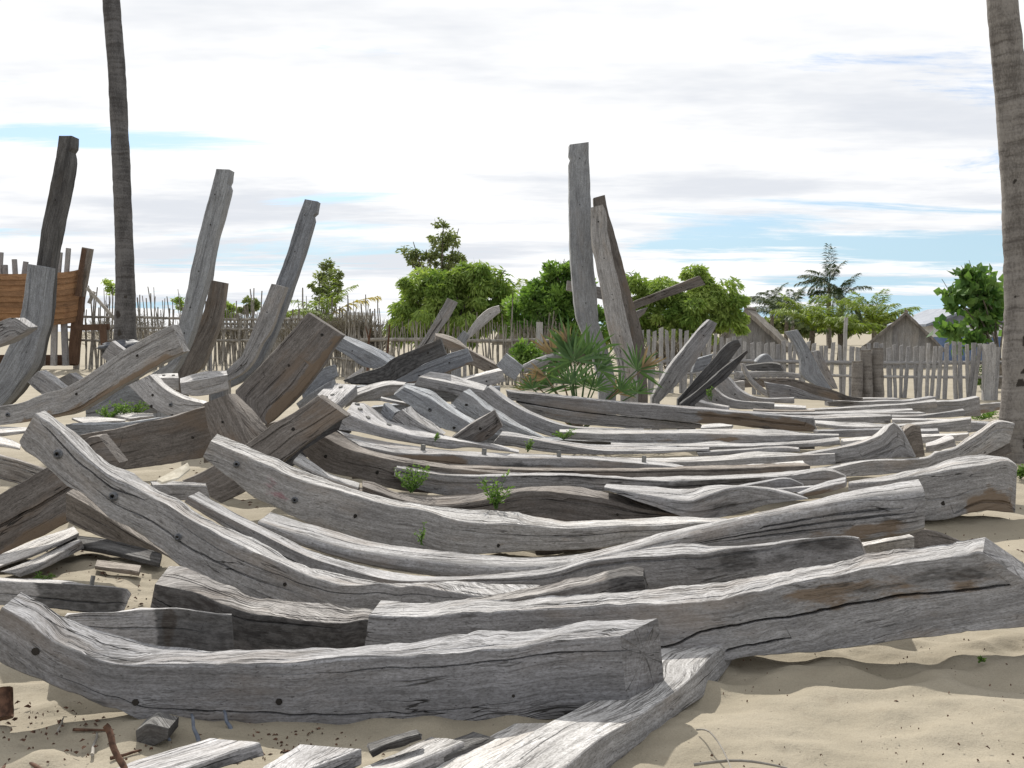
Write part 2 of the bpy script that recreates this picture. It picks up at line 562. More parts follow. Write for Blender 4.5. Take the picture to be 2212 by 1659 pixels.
    rr = np.minimum(r, 0.45 * np.minimum(hw, ht))
    fn = max(2, int(hw.mean() / (0.006 * dm + 0.006)))
    for k in range(4):
        p, q = corners[k], corners[(k + 1) % 4]
        prv, nxt = corners[k - 1], corners[(k + 2) % 4]
        ln = np.linalg.norm(q - p, axis=1)
        e = (q - p) / (ln[:, None] + 1e-9)
        e0 = (prv - p) / (np.linalg.norm(prv - p, axis=1)[:, None] + 1e-9)
        # rounded corner at p (bezier), then the face
        c1, c2 = p + e0 * rr[:, None], p + e * rr[:, None]
        for w_ in (0.33, 0.67):
            cols.append((1 - w_)**2 * c1 + 2 * w_ * (1 - w_) * p + w_**2 * c2)
            vco.append(per + rr * w_)
            fid.append(k)
            edge.append(1.0)
            sv.append(np.zeros(ns) if k == 0 else np.ones(ns) if k == 1 else np.full(ns, -1.0))
        nrm = np.cross(e, tg)
        nrm /= np.linalg.norm(nrm, axis=1)[:, None] + 1e-9
        outw = ((p + q) / 2 - cen)
        nrm *= np.sign((nrm * outw).sum(1))[:, None]
        if k == 0:
            fr, dp = columns(groove[0], max(1, fn // (groove[0] + len(cracks) + 1)), min(0.1, 0.0015 * dm / max(hw.mean(), 0.02)), cracks)
        elif k == 3:
            fr, dp = columns(groove[1], 1, min(0.1, 0.0017 * dm / max(ht.mean(), 0.02)), ())
        else:
            fr, dp = np.tile(np.linspace(0, 1, 3), (ns, 1)), np.zeros((ns, 3))
        f2 = q + (p - q) / (ln[:, None] + 1e-9) * rr[:, None]
        for j in range(fr.shape[1]):
            pos = c2 + (f2 - c2) * fr[:, j:j + 1]
            bump = amp * (1.9 if k == 3 else 1.0) * (2.2 * fbm(u / 0.30, fr[:, j] * ln / 0.07 + k * 9, seed + 40, 2) + 0.9 * fbm(u / 0.07, fr[:, j] * ln / 0.02, seed + 50, 2))
            pos = pos + nrm * (bump - gdepth * dp[:, j])[:, None]
            cols.append(pos)
            vco.append(per + rr + fr[:, j] * np.maximum(ln - 2 * rr, 0))
            fid.append(k)
            edge.append(0.0)
            sv.append(fr[:, j] if k == 0 else np.full(ns, -1.0 - k))
        per = per + ln
    m = len(cols)
    V = np.stack(cols, 1)
    uo, vo = rnd.uniform(0, 50), rnd.uniform(0, 50)
    UV = np.stack([np.repeat(u[:, None], m, 1) + uo, np.stack(vco, 1) + vo], -1)
    SV = np.stack(sv, 1)
    SS = np.repeat(s[:, None], m, 1)
    att = {}
    for kd in ('dark', 'brown', 'red'):
        x = np.zeros((ns, m))
        for st in stains:
            if st[0] != kd:
                continue
            _, s0, s1, v0, v1, sg = st
            es = np.clip(np.minimum(SS - s0, s1 - SS) / 0.10 + (1.0 if s0 <= 0 or s1 >= 1 else 0.5) * 0.5, 0, 1)
            if v0 is None:
                ev = 1.0
            else:
                ev = np.clip(np.minimum(SV - v0, v1 - SV) / 0.12 + 0.5, 0, 1) * (SV > -0.5)
            x = np.maximum(x, es * ev * sg)
        att[kd] = x.ravel()
    att['pale'] = np.tile(np.array([1.0 if (k_ == 3 and e_ == 0) else (0.5 if e_ == 1 and k_ in (0, 3) else 0.0) for k_, e_ in zip(fid, edge)]), ns)  # tops and their arrises carry the extra painted sunlight
    att['endg'] = np.zeros(ns * m)
    i = np.arange(ns - 1)[:, None]
    j = np.arange(m)[None, :]
    j2 = (j + 1) % m
    Fq = np.stack([i * m + j, (i + 1) * m + j, (i + 1) * m + j2, i * m + j2], -1).reshape(-1, 4)
    Vl = [V.reshape(-1, 3)]
    Ul = [UV.reshape(-1, 2)]
    n0 = ns * m
    extra = []
    capco = []
    for end, ci in ((0, 0), (1, ns - 1)):
        ring = V[ci]
        c0 = ring.mean(0)
        dirv = (tg[ci] * (-1 if end == 0 else 1))
        r1 = ring.copy()
        r2 = c0 + (ring - c0) * 0.55 + dirv * (rough * 1.2 * fbm(np.arange(m) * 0.7, np.zeros(m), seed + 60 + end, 2))[:, None]
        e1 = ring[m // 4] - c0
        e1 = e1 / (np.linalg.norm(e1) + 1e-9)
        e2 = np.cross(dirv, e1)
        capv = np.vstack([r1, r2, c0[None] + dirv * rough * 0.3])
        capco.append((n0, capv - c0, e1_of(ring, c0, m), dirv))
        Vl.append(capv)
        Ul.append(np.stack([(capv - c0) @ e1 * 0.6 + uo + 3, (capv - c0) @ e2 + vo + 3], -1))
        q = np.arange(m)
        q2 = (q + 1) % m
        f = np.stack([n0 + q, n0 + q2, n0 + m + q2, n0 + m + q], -1)
        g_ = np.stack([n0 + m + q, n0 + m + q2, np.full(m, n0 + 2 * m), np.full(m, n0 + 2 * m)], -1)
        if end == 1:
            f, g_ = f[:, ::-1], g_[:, ::-1]
        extra += [f]
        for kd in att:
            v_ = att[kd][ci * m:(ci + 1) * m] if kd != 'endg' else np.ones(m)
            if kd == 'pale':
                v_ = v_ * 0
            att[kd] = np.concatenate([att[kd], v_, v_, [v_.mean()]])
        extra.append(('tri', g_[:, :3] if end == 0 else g_[:, [1, 2, 3]]))
        n0 += 2 * m + 1
    quads = np.vstack([Fq] + [e for e in extra if not isinstance(e, tuple)])
    # flip so that normals face out
    tris = np.vstack([e[1] for e in extra if isinstance(e, tuple)])
    V_ = np.vstack(Vl)
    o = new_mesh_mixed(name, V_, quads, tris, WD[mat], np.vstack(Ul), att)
    cc = np.zeros((len(V_), 3))
    for (st_, rel, e1, dv) in capco:
        e2 = np.cross(dv, e1)
        cc[st_:st_ + len(rel), 0] = rel @ e1 + 0.03
        cc[st_:st_ + len(rel), 1] = rel @ e2 - 0.02
    a_ = o.data.attributes.new('cap_co', 'FLOAT_VECTOR', 'POINT')
    a_.data.foreach_set('vector', cc.ravel())
    tag(o, label, cat, group)
    for bd in bolts:
        kind, bs_, bv = bd[:3]
        sz = bd[3] if len(bd) > 3 else 0.014
        ii = int(round(bs_ * (ns - 1)))
        if kind in ('peg', 'post'):
            p0 = PA[ii] + (PC[ii] - PA[ii]) * bv
            nn = np.cross(tg[ii], PC[ii] - PA[ii])
            nn /= np.linalg.norm(nn)
            if nn[2] < 0:
                nn = -nn
        else:
            p0 = PA[ii] + (PB[ii] - PA[ii]) * bv
            nn = np.cross(tg[ii], PB[ii] - PA[ii])
            nn /= np.linalg.norm(nn)
            if nn[1] > 0:
                nn = -nn
        if kind == 'hole':
            V3, F3, U3 = tube([p0 - nn * 0.006, p0 + nn * (amp + 0.002)], [sz * .66, sz * 0.6], 11, jit=0.6, seed=seed)  # surface disc, dark as the shade in a bored hole
            oo = new_mesh('peg_hole_disc', V3, F3, M_HOLE, None, uv=U3, smooth=False, loc=(0, 0, 0))
        elif kind == 'bolt':
            V3, F3, U3 = tube([p0 - nn * 0.006, p0 + nn * (amp + 0.006), p0 + nn * (amp + 0.011)], [sz, sz * 0.95, sz * 0.55], 10, jit=0.12, seed=seed)
            oo = new_mesh('bolt_head', V3, F3, M_BOLT, None, uv=U3, loc=(0, 0, 0))
        else:
            hh = 0.012 if kind == 'peg' else 0.05
            V3, F3, U3 = tube([p0 - nn * 0.02, p0 + nn * hh], [sz, sz], 4)
            oo = new_mesh('treenail', V3, F3, M_PEG, None, uv=U3, smooth=False, loc=(0, 0, 0))
        oo.parent = o
        oo.location = tuple(-np.array(o.location))
    return o


def e1_of(ring, c0, m):
    e1 = ring[m // 4] - c0
    return e1 / (np.linalg.norm(e1) + 1e-9)


def new_mesh_mixed(name, V, quads, tris, mat, uv, attrs):
    loc = np.array([V[:, 0].mean(), V[:, 1].mean(), V[:, 2].min()])
    me = bpy.data.meshes.new(name)
    me.vertices.add(len(V))
    me.vertices.foreach_set('co', (V - loc).ravel())
    li = np.concatenate([quads.ravel(), tris.ravel()]).astype(np.int32)
    me.loops.add(len(li))
    me.loops.foreach_set('vertex_index', li)
    st = np.concatenate([np.arange(len(quads)) * 4, quads.size + np.arange(len(tris)) * 3]).astype(np.int32)
    me.polygons.add(len(st))
    me.polygons.foreach_set('loop_start', st)
    me.update(calc_edges=True)
    l = me.uv_layers.new(name="UVMap")
    l.data.foreach_set('uv', uv[li].ravel())
    for k, v in attrs.items():
        if np.abs(v).max() > 0:
            a = me.attributes.new(k, 'FLOAT', 'POINT')
            a.data.foreach_set('value', v)
    me.polygons.foreach_set('use_smooth', np.ones(len(st), bool))
    me.set_sharp_from_angle(angle=R(33))
    me.materials.append(mat)
    me.validate()
    me.update()
    o = bpy.data.objects.new(name, me)
    COL.objects.link(o)
    o.location = loc
    return o
# ------------------------------------------------------------------ sand
def zgrid():
    xs = np.concatenate([np.linspace(-400, -30, 20), np.linspace(-29, -6, 40), np.linspace(-5.9, 7, 330), np.linspace(7.1, 30, 40), np.linspace(31, 400, 20)])
    ys = np.concatenate([np.linspace(-60, 0, 12), np.linspace(0.3, 1.9, 16), np.linspace(1.95, 6.5, 240), np.linspace(6.55, 14, 110), np.linspace(14.2, 40, 90), np.linspace(42, 140, 30), np.linspace(160, 1500, 24)])
    X, Yg = np.meshgrid(xs, ys)
    near = np.clip(1 - (np.hypot(X - 0.5, Yg - 4) - 5) / 12, 0, 1)
    z = 0.05 * fbm(X / 1.6, Yg / 1.2, 3, 3) + near * (0.085 * fbm(X / 0.42, Yg / 0.26, 5, 3) + 0.045 * fbm(X / 0.20, Yg / 0.15, 21, 2) + 0.012 * fbm(X / 0.09, Yg / 0.08, 8, 2))
    # old footprints: soft shallow dents with raised rims
    rnd = random.Random(5)
    for k in range(70):
        fx, fy = rnd.uniform(0.6, 4.0), rnd.uniform(2.6, 7.0)
        if k % 3 == 0:
            fx, fy = rnd.uniform(-3, 4), rnd.uniform(2.3, 9)
        a = rnd.uniform(0, 3.1)
        dx, dy = X - fx, Yg - fy
        e = np.hypot((dx * math.cos(a) + dy * math.sin(a)) / 0.17, (-dx * math.sin(a) + dy * math.cos(a)) / 0.085)
        z += rnd.uniform(0.5, 1.0) * (-0.042 * np.exp(-e**2) + 0.02 * np.exp(-(e - 1.5)**2 * 3))
    # sand drifted against the nearest timbers
    z += 0.05 * np.exp(-((Yg - 4.02 - 0.05 * np.sin(X * 5)) / 0.13)**2) * np.clip((X + 1.5) / 0.5, 0, 1) * np.clip((0.35 - X) / 0.3, 0, 1) * (0.6 + fbm(X / 0.3, Yg / 0.3, 31, 2) * 1.6)
    z += 0.06 * np.exp(-((Yg - 7.95) / 0.25)**2) * np.clip((X - 2.6) / 0.4, 0, 1) * np.clip((4.4 - X) / 0.4, 0, 1)
    z += 0.25 * np.clip((np.hypot(X, Yg) - 30) / 60, 0, 1) * fbm(X / 14, Yg / 14, 11, 2)
    z -= 0.03
    V = np.stack([X, Yg, z], -1).reshape(-1, 3)
    ny, nx = X.shape
    i = np.arange(ny - 1)[:, None]
    j = np.arange(nx - 1)[None, :]
    Fq = np.stack([i * nx + j, i * nx + j + 1, (i + 1) * nx + j + 1, (i + 1) * nx + j], -1).reshape(-1, 4)
    return V, Fq


def sand_mat():
    m, g, bs, out = mat_new('beach_sand')
    co = g.n('ShaderNodeNewGeometry').outputs['Position']
    a = g.noise(co, 1.1, 5.0, 0.6)
    b = g.noise(co, 9.0, 5.0, 0.65)
    c_ = g.noise(co, 160.0, 3.0, 0.6)
    c = g.mix(g.ss(a, 0.35, 0.65), (0.275, 0.243, 0.182), (0.33, 0.293, 0.226))
    c = g.mix(g.math('MULTIPLY', g.ss(b, 0.55, 0.75), 0.5), c, (0.245, 0.205, 0.15))
    c = g.mix(g.math('MULTIPLY', g.ss(c_, 0.40, 0.68), 0.4), c, (0.215, 0.18, 0.135))
    sp = g.noise(co, 55.0, 2.0, 0.5)
    c = g.mix(g.math('MULTIPLY', g.ss(sp, 0.72, 0.76), 0.75), c, (0.07, 0.055, 0.04))
    g.L(c, bs.inputs['Base Color'])
    h = g.math('ADD', g.math('MULTIPLY', g.noise(co, 22.0, 4.0, 0.6), 0.6), g.math('MULTIPLY', c_, 0.12))
    g.L(g.bump(h, 0.6, 0.02), bs.inputs['Normal'])
    bs.inputs['Roughness'].default_value = 0.95
    return m


V_, F_ = zgrid()
ground = new_mesh('ground', V_, F_, sand_mat(), None, loc=(0, 0, 0))
ground['kind'] = 'structure'
# ------------------------------------------------------------------ the timbers, near to far
RIB, BEAM, POST, PLK, STUB = 'curved_rib', 'timber_beam', 'stem_post', 'plank', 'timber_offcut'
G_PILE = 'weathered boat timbers lying in the pile'
T(RIB, 'big pale grey curved timber with square sawn end, lowest at front of pile', 'grey', (3.95, 3.98), (.2, .2),
  '4,1312 43,1333 114,1384 159,1404 199,1421 250,1435 341,1440 398,1440 511,1438 635,1435 720,1425 806,1419 891,1415 965,1412 1061,1404 1100,1403 1165,1391 1301,1375 1338,1372',
  '-34,1408 0,1432 71,1466 114,1483 182,1503 241,1528 307,1551 341,1560 450,1573 568,1580 720,1584 834,1583 976,1578 1100,1566 1178,1557 1250,1553 1356,1547',
  '48,1276 150,1333 227,1358 327,1389 426,1402 628,1406 749,1401 806,1391 948,1382 1061,1368 1178,1358 1220,1349 1326,1343 1421,1337',
  groove=(2, 4), r=.008, rough=.009, amp=.005, gdepth=.02, group=G_PILE,
  bolts=[('hole', .075, .42, .020), ('hole', .245, .70, .017), ('hole', .47, .55, .017), ('hole', .83, .62, .008)],
  stains=[('dark', .12, .22, .7, 1.1, .35), ('brown', .45, .62, .1, .5, .3)])
T(BEAM, 'long cracked beam with rough lit top running out of the right edge, behind front timber', 'grey', (4.45, 4.75), (.22, .22),
  '797,1327 862,1331 919,1333 1004,1327 1090,1322 1178,1318 1301,1308 1421,1306 1482,1301 1552,1294 1602,1282 1700,1262 1804,1243 1900,1225 2005,1208 2110,1194 2126,1196',
  '788,1395 900,1420 1050,1440 1178,1445 1300,1445 1426,1439 1532,1429 1640,1420 1753,1409 1955,1381 2212,1354 2340,1336',
  '825,1293 857,1296 905,1306 1000,1302 1178,1290 1300,1283 1401,1277 1552,1258 1602,1248 1726,1223 1868,1200 2010,1180 2132,1163',
  groove=(0, 6), lin=True, r=.006, rough=.011, amp=.004, gdepth=.022, group=G_PILE,
  cracks=[('.36,.84 .43,.72 .50,.50 .58,.44 .67,.43 .75,.40 .85,.42 .98,.46', 2.2), ('.40,.95 .50,.88 .62,.76', 1.5)],
  stains=[('dark', .60, 1, .0, .42, .42), ('brown', .62, 1, .05, .5, .45)])
T(RIB, 'dark rough barked timber curving down behind the front timber, ends against long cracked beam', 'rough', (4.75, 4.65), (.22, .22),
  '335,1262 426,1284 483,1310 540,1325 628,1334 720,1345 793,1341 845,1345', '322,1318 400,1380 500,1440 628,1440 840,1425',
  '366,1222 398,1225 483,1262 568,1290 628,1297 720,1306 791,1313 850,1316', groove=(3, 6), rough=.011, gdepth=.02, group=G_PILE,
  stains=[('dark', 0, 1, -.3, 1.3, .56)])
T(BEAM, 'grey timber with a tarry black knot patch, half hidden by the front timber', 'pale', (4.45, 4.4), (.18, .18),
  '140,1330 153,1326 256,1321 327,1316 398,1317 500,1328', '110,1400 250,1440 400,1450 508,1455',
  '145,1327 256,1318 327,1313 398,1314 500,1325', groove=(4, 1), group=G_PILE,
  stains=[('dark', .58, 1.2, -.3, 1.3, .92), ('brown', .57, .70, -.3, 1.3, .8)])
T(STUB, 'short squared block with a dark slanted end on sand at the left edge', 'pale', (5.5, 5.5), (.13, .13),
  '-170,1243 0,1253 165,1263 240,1269 273,1272 283,1283', '-170,1298 100,1314 148,1319 216,1327 268,1319',
  '-168,1237 0,1247 114,1253 200,1262 256,1267 283,1280', groove=(1, 1), r=.008, lin=True,
  stains=[('dark', .55, 1, -.2, 1.2, .75)], bolts=[('post', .80, .6, .012)], group=G_PILE)
T(PLK, 'lit plank on the sand at far left, upper of two under crossing timber', 'pale', (6.0, 7.1), (.35, .35),
  '-160,1272 0,1222 85,1191 170,1151', '-160,1279 0,1227 85,1198 170,1159', '-160,1246 0,1196 85,1163 159,1137', groove=(0, 2), r=.006, group=G_PILE)
T(PLK, 'lit plank on the sand at far left, lower of two with grey edge showing', 'grey', (6.0, 6.95), (.3, .3),
  '43,1237 100,1210 176,1168', '45,1247 102,1225 182,1185', '0,1236 71,1208 159,1162', groove=(1, 2), r=.006, group=G_PILE)
T(BEAM, 'broad brown timber slanting up to the right under the cracked rib at left edge', 'brown', (6.0, 6.6), (.15, .15),
  '-220,1192 0,1067 94,1012 150,978 192,945 212,942', '-220,1296 0,1199 99,1154 196,1092 235,1045 258,1000',
  cracks=[('0,.62 .3,.5 .5,.52 .8,.5', 1.5)], groove=(2, 1), bolts=[('hole', .13, .72, .016)], stains=[('brown', 0, 1, .8, 1.2, .7)], group=G_PILE)
T(BEAM, 'grained grey timber poking in from left edge behind the slanting brown timber', 'rough', (7.2, 7.0), (.15, .15),
  '-220,928 0,985 44,997 94,1012 124,1022 230,1065 340,1120', '-220,972 0,1035 36,1046 70,1060 110,1072 220,1125 330,1165', '-220,924 0,981 44,993 94,1008 124,1018 232,1060 342,1115', groove=(4, 2), group=G_PILE)  # right part extended unseen behind the rib to shade the sand
T(PLK, 'thin pale board at left edge just above the grained timber', 'pale', (8.3, 8.2), (.3, .3), '-200,935 20,962 43,968', '-200,941 20,968 43,972', '-200,921 20,948 45,960', groove=(0, 1), r=.006, group=G_PILE)
T(PLK, 'thin lit board at left edge below the long slanting rib', 'pale', (8.8, 8.7), (.4, .4), '-220,942 0,935 55,930', '-220,950 0,943 55,936', '-220,928 0,921 60,923', groove=(0, 1), r=.006, group=G_PILE)
T(RIB, 'large cracked rib with three iron bolts, sweeping down from upper left to centre', 'grey', (5.6, 5.2), (.18, .18),
  '76,895 107,916 124,930 151,957 169,976 192,996 213,1012 249,1035 284,1051 320,1070 355,1088 393,1111 426,1131 466,1154 526,1182 605,1216 649,1239 692,1254 732,1264 794,1263 820,1259 862,1267 891,1263 948,1273 1039,1288 1075,1292',
  '44,951 53,969 80,990 107,1014 142,1051 169,1065 213,1095 231,1111 264,1131 327,1174 392,1219 483,1270 600,1310 750,1335 900,1340 1075,1300',
  '96,887 124,909 151,927 178,950 213,982 249,1008 284,1022 328,1051 393,1088 420,1107 443,1120 568,1176 635,1212 692,1230 777,1249 834,1259 891,1260 976,1256 1061,1262 1172,1266',
  groove=(2, 5), rough=.009, gdepth=.022, amp=.004, r=.007, group=G_PILE,
  stains=[('brown', 0, .30, None, 0, .25)], cracks=[('.02,.1 .1,.2 .2,.25 .28,.12', 1.1)],
  bolts=[('bolt', .075, .48, .026), ('bolt', .21, .45, .026), ('bolt', .36, .50, .02), ('hole', .58, .45, .016)])
T(BEAM, 'dark underside timber tucked beneath the rib with three iron bolts', 'brown', (5.8, 5.7), (.12, .12),
  '142,1065 213,1105 264,1140 327,1180 392,1222', '142,1128 199,1154 256,1174 321,1188 364,1205 392,1228', groove=(3, 1), rough=.008, group=G_PILE)
T(RIB, 'smooth V-shaped floor timber with bright white top edge, second rib of the fan', 'grey', (6.0, 5.35), (.18, .18),
  '405,1073 460,1102 540,1141 628,1185 680,1208 726,1222 806,1245 862,1255 962,1253 1040,1250 1106,1247 1192,1237 1277,1212 1362,1202 1433,1200 1476,1196 1510,1197 1589,1183 1650,1178 1726,1166 1839,1160 1853,1163',
  '398,1085 460,1125 540,1175 628,1225 726,1265 862,1290 1106,1300 1277,1290 1400,1280 1589,1262 1726,1240 1870,1205',
  '429,1063 494,1100 568,1139 628,1167 669,1188 777,1219 851,1235 962,1246 1112,1236 1178,1228 1277,1203 1376,1186 1498,1171 1541,1180 1584,1180 1726,1163 1839,1158 1856,1161',
  groove=(2, 1), rough=.004, group=G_PILE, stains=[('dark', .72, 1, 0, .8, .36), ('brown', .85, .93, .2, .6, .4)])
T(STUB, 'rough splintered slab with charred black end behind the long cracked beam', 'rough', (5.0, 4.95), (.15, .15),
  '880,1318 1040,1303 1178,1283 1270,1262 1340,1245 1388,1242', '880,1335 1178,1315 1400,1292', '905,1306 1040,1290 1150,1268 1250,1245 1330,1224 1374,1218 1390,1224',
  groove=(3, 4), rough=.012, gdepth=.025, stains=[('dark', .86, 1, None, 0, .9), ('brown', .2, .8, 0, 1, .35)], group=G_PILE)
T('rounded_log_rib', 'heavy rounded log rib with long cracks and blunt end at right', 'grey', (6.2, 5.95), (.24, .24),
  '556,1128 635,1155 720,1180 806,1198 919,1212 1021,1222 1150,1224 1250,1215 1350,1190 1450,1160 1560,1130 1650,1113 1750,1095 1868,1075 1998,1062',
  '560,1140 635,1175 720,1205 806,1228 919,1246 1033,1258 1150,1262 1277,1250 1400,1222 1500,1205 1650,1190 1856,1175 1981,1156 1998,1150',
  '586,1106 635,1121 720,1143 806,1166 919,1183 1033,1195 1178,1200 1248,1195 1334,1175 1419,1152 1532,1126 1650,1101 1782,1070 1868,1050 1981,1030',
  groove=(2, 3), r=.06, rough=.006, gdepth=.018, group=G_PILE,
  cracks=[('.60,.25 .72,.12 .84,.08 .97,.12', 1.5), ('.62,.55 .75,.42 .88,.36 .99,.38', 1.5), ('.7,.75 .8,.68 .9,.6', 1.0)], stains=[('brown', .78, 1, .55, 1.2, .5)])
T(STUB, 'plain grey block wedged under the blunt end of the rounded log rib', 'pale', (6.25, 6.2), (.2, .2), '1850,1184 1864,1180 1956,1163 1975,1160', '1850,1214 1868,1210 1956,1200 1975,1198', groove=(1, 0), group=G_PILE)
T(PLK, 'brown wedge board sloping to the sand right of the rounded log rib', 'brown', (6.9, 7.2), (.08, .08), '1950,1150 2001,1145 2075,1168', '1950,1195 2010,1192 2082,1177', groove=(1, 0), r=.006, group=G_PILE)
T(RIB, 'broad rib with faint red paint marks and bolt heads, third in the fan', 'grey', (6.9, 6.8), (.2, .2),
  '455,953 483,964 540,989 554,996 635,1033 749,1065 834,1089 919,1102 976,1121 1118,1135 1237,1142 1305,1139 1419,1135 1504,1129 1570,1127',
  '437,989 466,1012 511,1043 550,1075 607,1100 664,1130 749,1160 834,1180 976,1194 1158,1191 1277,1187 1376,1172 1570,1155',
  '469,938 540,964 601,994 664,1020 749,1048 820,1070 919,1092 1004,1101 1118,1106 1192,1121 1305,1124 1391,1119 1504,1116 1570,1119',
  groove=(2, 4), r=.008, rough=.008, group=G_PILE,
  stains=[('red', .05, .22, .1, .6, .6), ('brown', .55, .62, .45, .9, .85), ('brown', .5, .56, .75, 1.1, .6), ('brown', .60, .9, .2, .8, .3)],
  bolts=[('bolt', .06, .42, .022), ('bolt', .19, .55, .022), ('hole', .31, .45, .02), ('hole', .58, .72, .016)])
T(PLK, 'small tan board end lying low between third and fourth ribs', 'brown', (7.0, 7.0), (.2, .2), '1157,1189 1300,1184', '1157,1205 1300,1200', groove=(0, 0), group=G_PILE)
T(BEAM, 'brown squared timber crossing upward behind the ribs, single dark peg in its face', 'brown', (7.4, 7.8), (.2, .2),
  '392,1038 455,1009 550,946 584,919 644,885 686,855', '478,1087 530,1060 611,997 650,966 692,936 749,899',
  groove=(2, 2), bolts=[('hole', .72, .45, .02)], group=G_PILE, r=.008)
T(RIB, 'wide brown rib section above the sand patch, one round peg hole', 'brown', (8.6, 8.3), (.15, .15),
  '160,943 168,941 270,922 327,910 369,901 432,881 470,872', '165,1018 190,1015 275,1013 393,996 445,985 480,975', groove=(2, 0), bolts=[('hole', .80, .55, .02)], group=G_PILE)
T(STUB, 'chunky block end with lit sloping top beside the brown rib section', 'brown', (8.0, 7.9), (.2, .2),
  '491,852 515,900 545,960', '439,872 449,925 470,985', '509,850 550,885 584,930', groove=(1, 1), bolts=[('hole', .4, .5, .016)], group=G_PILE, r=.02, stains=[('brown', 0, .5, 0, .3, .7)])
T(RIB, 'broad upright brown slab leaning right with two peg holes, left of centre', 'brown', (9.3, 9.0), (.18, .18),
  '664,675 635,708 607,739 578,771 550,802 520,830 506,846 520,875', '740,724 720,751 692,796 646,853 607,893 585,912 575,918',
  groove=(3, 1), bolts=[('hole', .10, .62, .022), ('hole', .45, .45, .02)], stains=[('brown', 0, 1, .78, 1.2, .75), ('dark', .02, .22, .2, .45, .6)], r=.02, group=G_PILE)
T(RIB, 'long grey rib rising from left edge to a square end with two holes', 'grey', (9.6, 9.4), (.2, .2),
  '-280,900 -120,893 0,878 45,870 102,847 134,840 170,824 227,787 256,765 298,739 372,702', '-280,945 -120,937 0,918 85,907 159,893 205,867 278,824 341,788 396,760',
  groove=(2, 1), bolts=[('hole', .86, .38, .017), ('hole', .64, .40, .017), ('bolt', .42, .5, .02)], stains=[('brown', .45, 1, .86, 1.2, .8)], group=G_PILE)
T(PLK, 'tapered pale plank end entering from left edge in front of tarred post', 'grey', (10.0, 9.9), (.2, .2), '-260,742 -120,722 0,695 28,686 62,706', '-260,800 -120,775 0,745 35,728 62,709', groove=(1, 0), group=G_PILE)
# --- the three tall stem posts at the left
T(POST, 'tall tarred black stem post with notched head, leftmost of the leaning posts', 'dark', (12.6, 12.6), (.22, .22),
  '126,293 123,320 116,369 99,446 85,520 80,565 66,640 50,700 25,790 0,840 -60,880', '155,293 154,323 148,325 148,336 153,339 142,406 128,477 116,534 107,591 103,662 97,707 91,727 78,790 35,850 10,876 -50,908',
  lin=True, groove=(2, 0), r=.008, bolts=[('hole', .22, .5, .013)], stains=[('dark', 0, 1, 0, 1, .25)], group='tall stem posts')
T(RIB, 'grey curved foot timber fastened against the tarred black post', 'blue', (12.3, 12.3), (.2, .2),
  '60,570 54,619 43,687 34,720 17,752 -5,795 -50,840 -110,868 -180,880', '105,578 98,648 94,704 85,728 71,787 43,827 6,873 -50,903 -110,918 -180,922', groove=(1, 0), r=.01, group=G_PILE,
  bolts=[('hole', .3, .5, .012), ('hole', .6, .5, .012)])
T(POST, 'tall grey stem post with notched head leaning right, second post from left', 'blue', (14, 14), (.25, .25),
  '467,365 457,406 443,454 415,571 398,656 384,707 380,750 365,785 341,799 321,812', '496,366 493,389 489,390.5 489,400 493,403 483,449 466,508 452,577 437.5,633 418,707 403,748 384,787 366,815',
  lin=True, groove=(1, 0), r=.008, bolts=[('hole', .10, .3, .013), ('hole', .23, .5, .013), ('hole', .42, .45, .013), ('hole', .56, .45, .013), ('hole', .67, .45, .013)], group='tall stem posts', sink=True)
T(RIB, 'dark brown short timber clamped behind the second leaning post', 'brown', (14.4, 14.4), (.2, .2),
  '455,605 443,662 426,707 412,728 378,799', '486,611 477,679 472,699 455,742 432,796 398,818', groove=(2, 0), r=.008, sink=True, bolts=[('hole', .25, .5, .013)], group=G_PILE)
T(STUB, 'thin sliver of wood between second leaning post and its brown partner', 'grey', (14.8, 14.8), (.1, .1), '452,577 448,640', '460,578 452,645', groove=(0, 0), r=.005, sink=True, group=G_PILE)
T(POST, 'slim grey stem post with notched head curving at foot, third post from left', 'blue', (13.6, 13.6), (.22, .22),
  '658,430 638,486.5 618,552 597,611.5 578,677 554,714 526,770 489,802 455,824', '686,435 682,461 676,461.5 675.5,469 679,471 663.5,520.6 643.6,586 621,648.5 592.5,725 562.6,787.5 525.6,824 483,843',
  lin=True, groove=(1, 0), r=.008, bolts=[('hole', .06, .4, .012), ('hole', .23, .45, .012), ('hole', .42, .5, .012)], group='tall stem posts', sink=True)
T(RIB, 'curved grey foot timber bolted in front of the slim third post', 'grey', (13.25, 13.25), (.18, .18),
  '587,613 561,677 550,700 540,728 520,768 489,799', '618,620 601,665.5 581,719.5 565,742 545.5,782 517,810 491,824', groove=(1, 0), bolts=[('hole', .2, .4, .012), ('hole', .62, .5, .014)], sink=True, group=G_PILE,
  cracks=[('.55,.75 .75,.5 .95,.55', 1.5)])
T(BEAM, 'short squared keel piece with lit top at the foot of third post', 'pale', (12.6, 12.6), (.3, .3), '389,827 440,819 491.5,810', '392,850 426,856 494,841', '389,817 443,802 489,800', groove=(1, 1), group=G_PILE)
T(STUB, 'small pale block next to the keel piece behind the curved rib with holes', 'pale', (12.9, 12.9), (.25, .25), '335,816 386,816', '341,839 386,842', '341,809 384,806', groove=(0, 1), bolts=[('peg', .3, .5, .02), ('peg', .8, .5, .02)], group=G_PILE)
T(RIB, 'light grey curved rib with several bolt holes, under end of long slanting rib', 'pale', (10.6, 10.3), (.2, .2),
  '324,809 349,836 378,853 443,873', '278,831.5 307,861 335,884 364,897 398,895 435,878', groove=(1, 0), group=G_PILE,
  bolts=[('hole', .28, .55, .02), ('hole', .32, .98, .022), ('bolt', .55, .5, .02), ('hole', .6, 1.0, .022)])
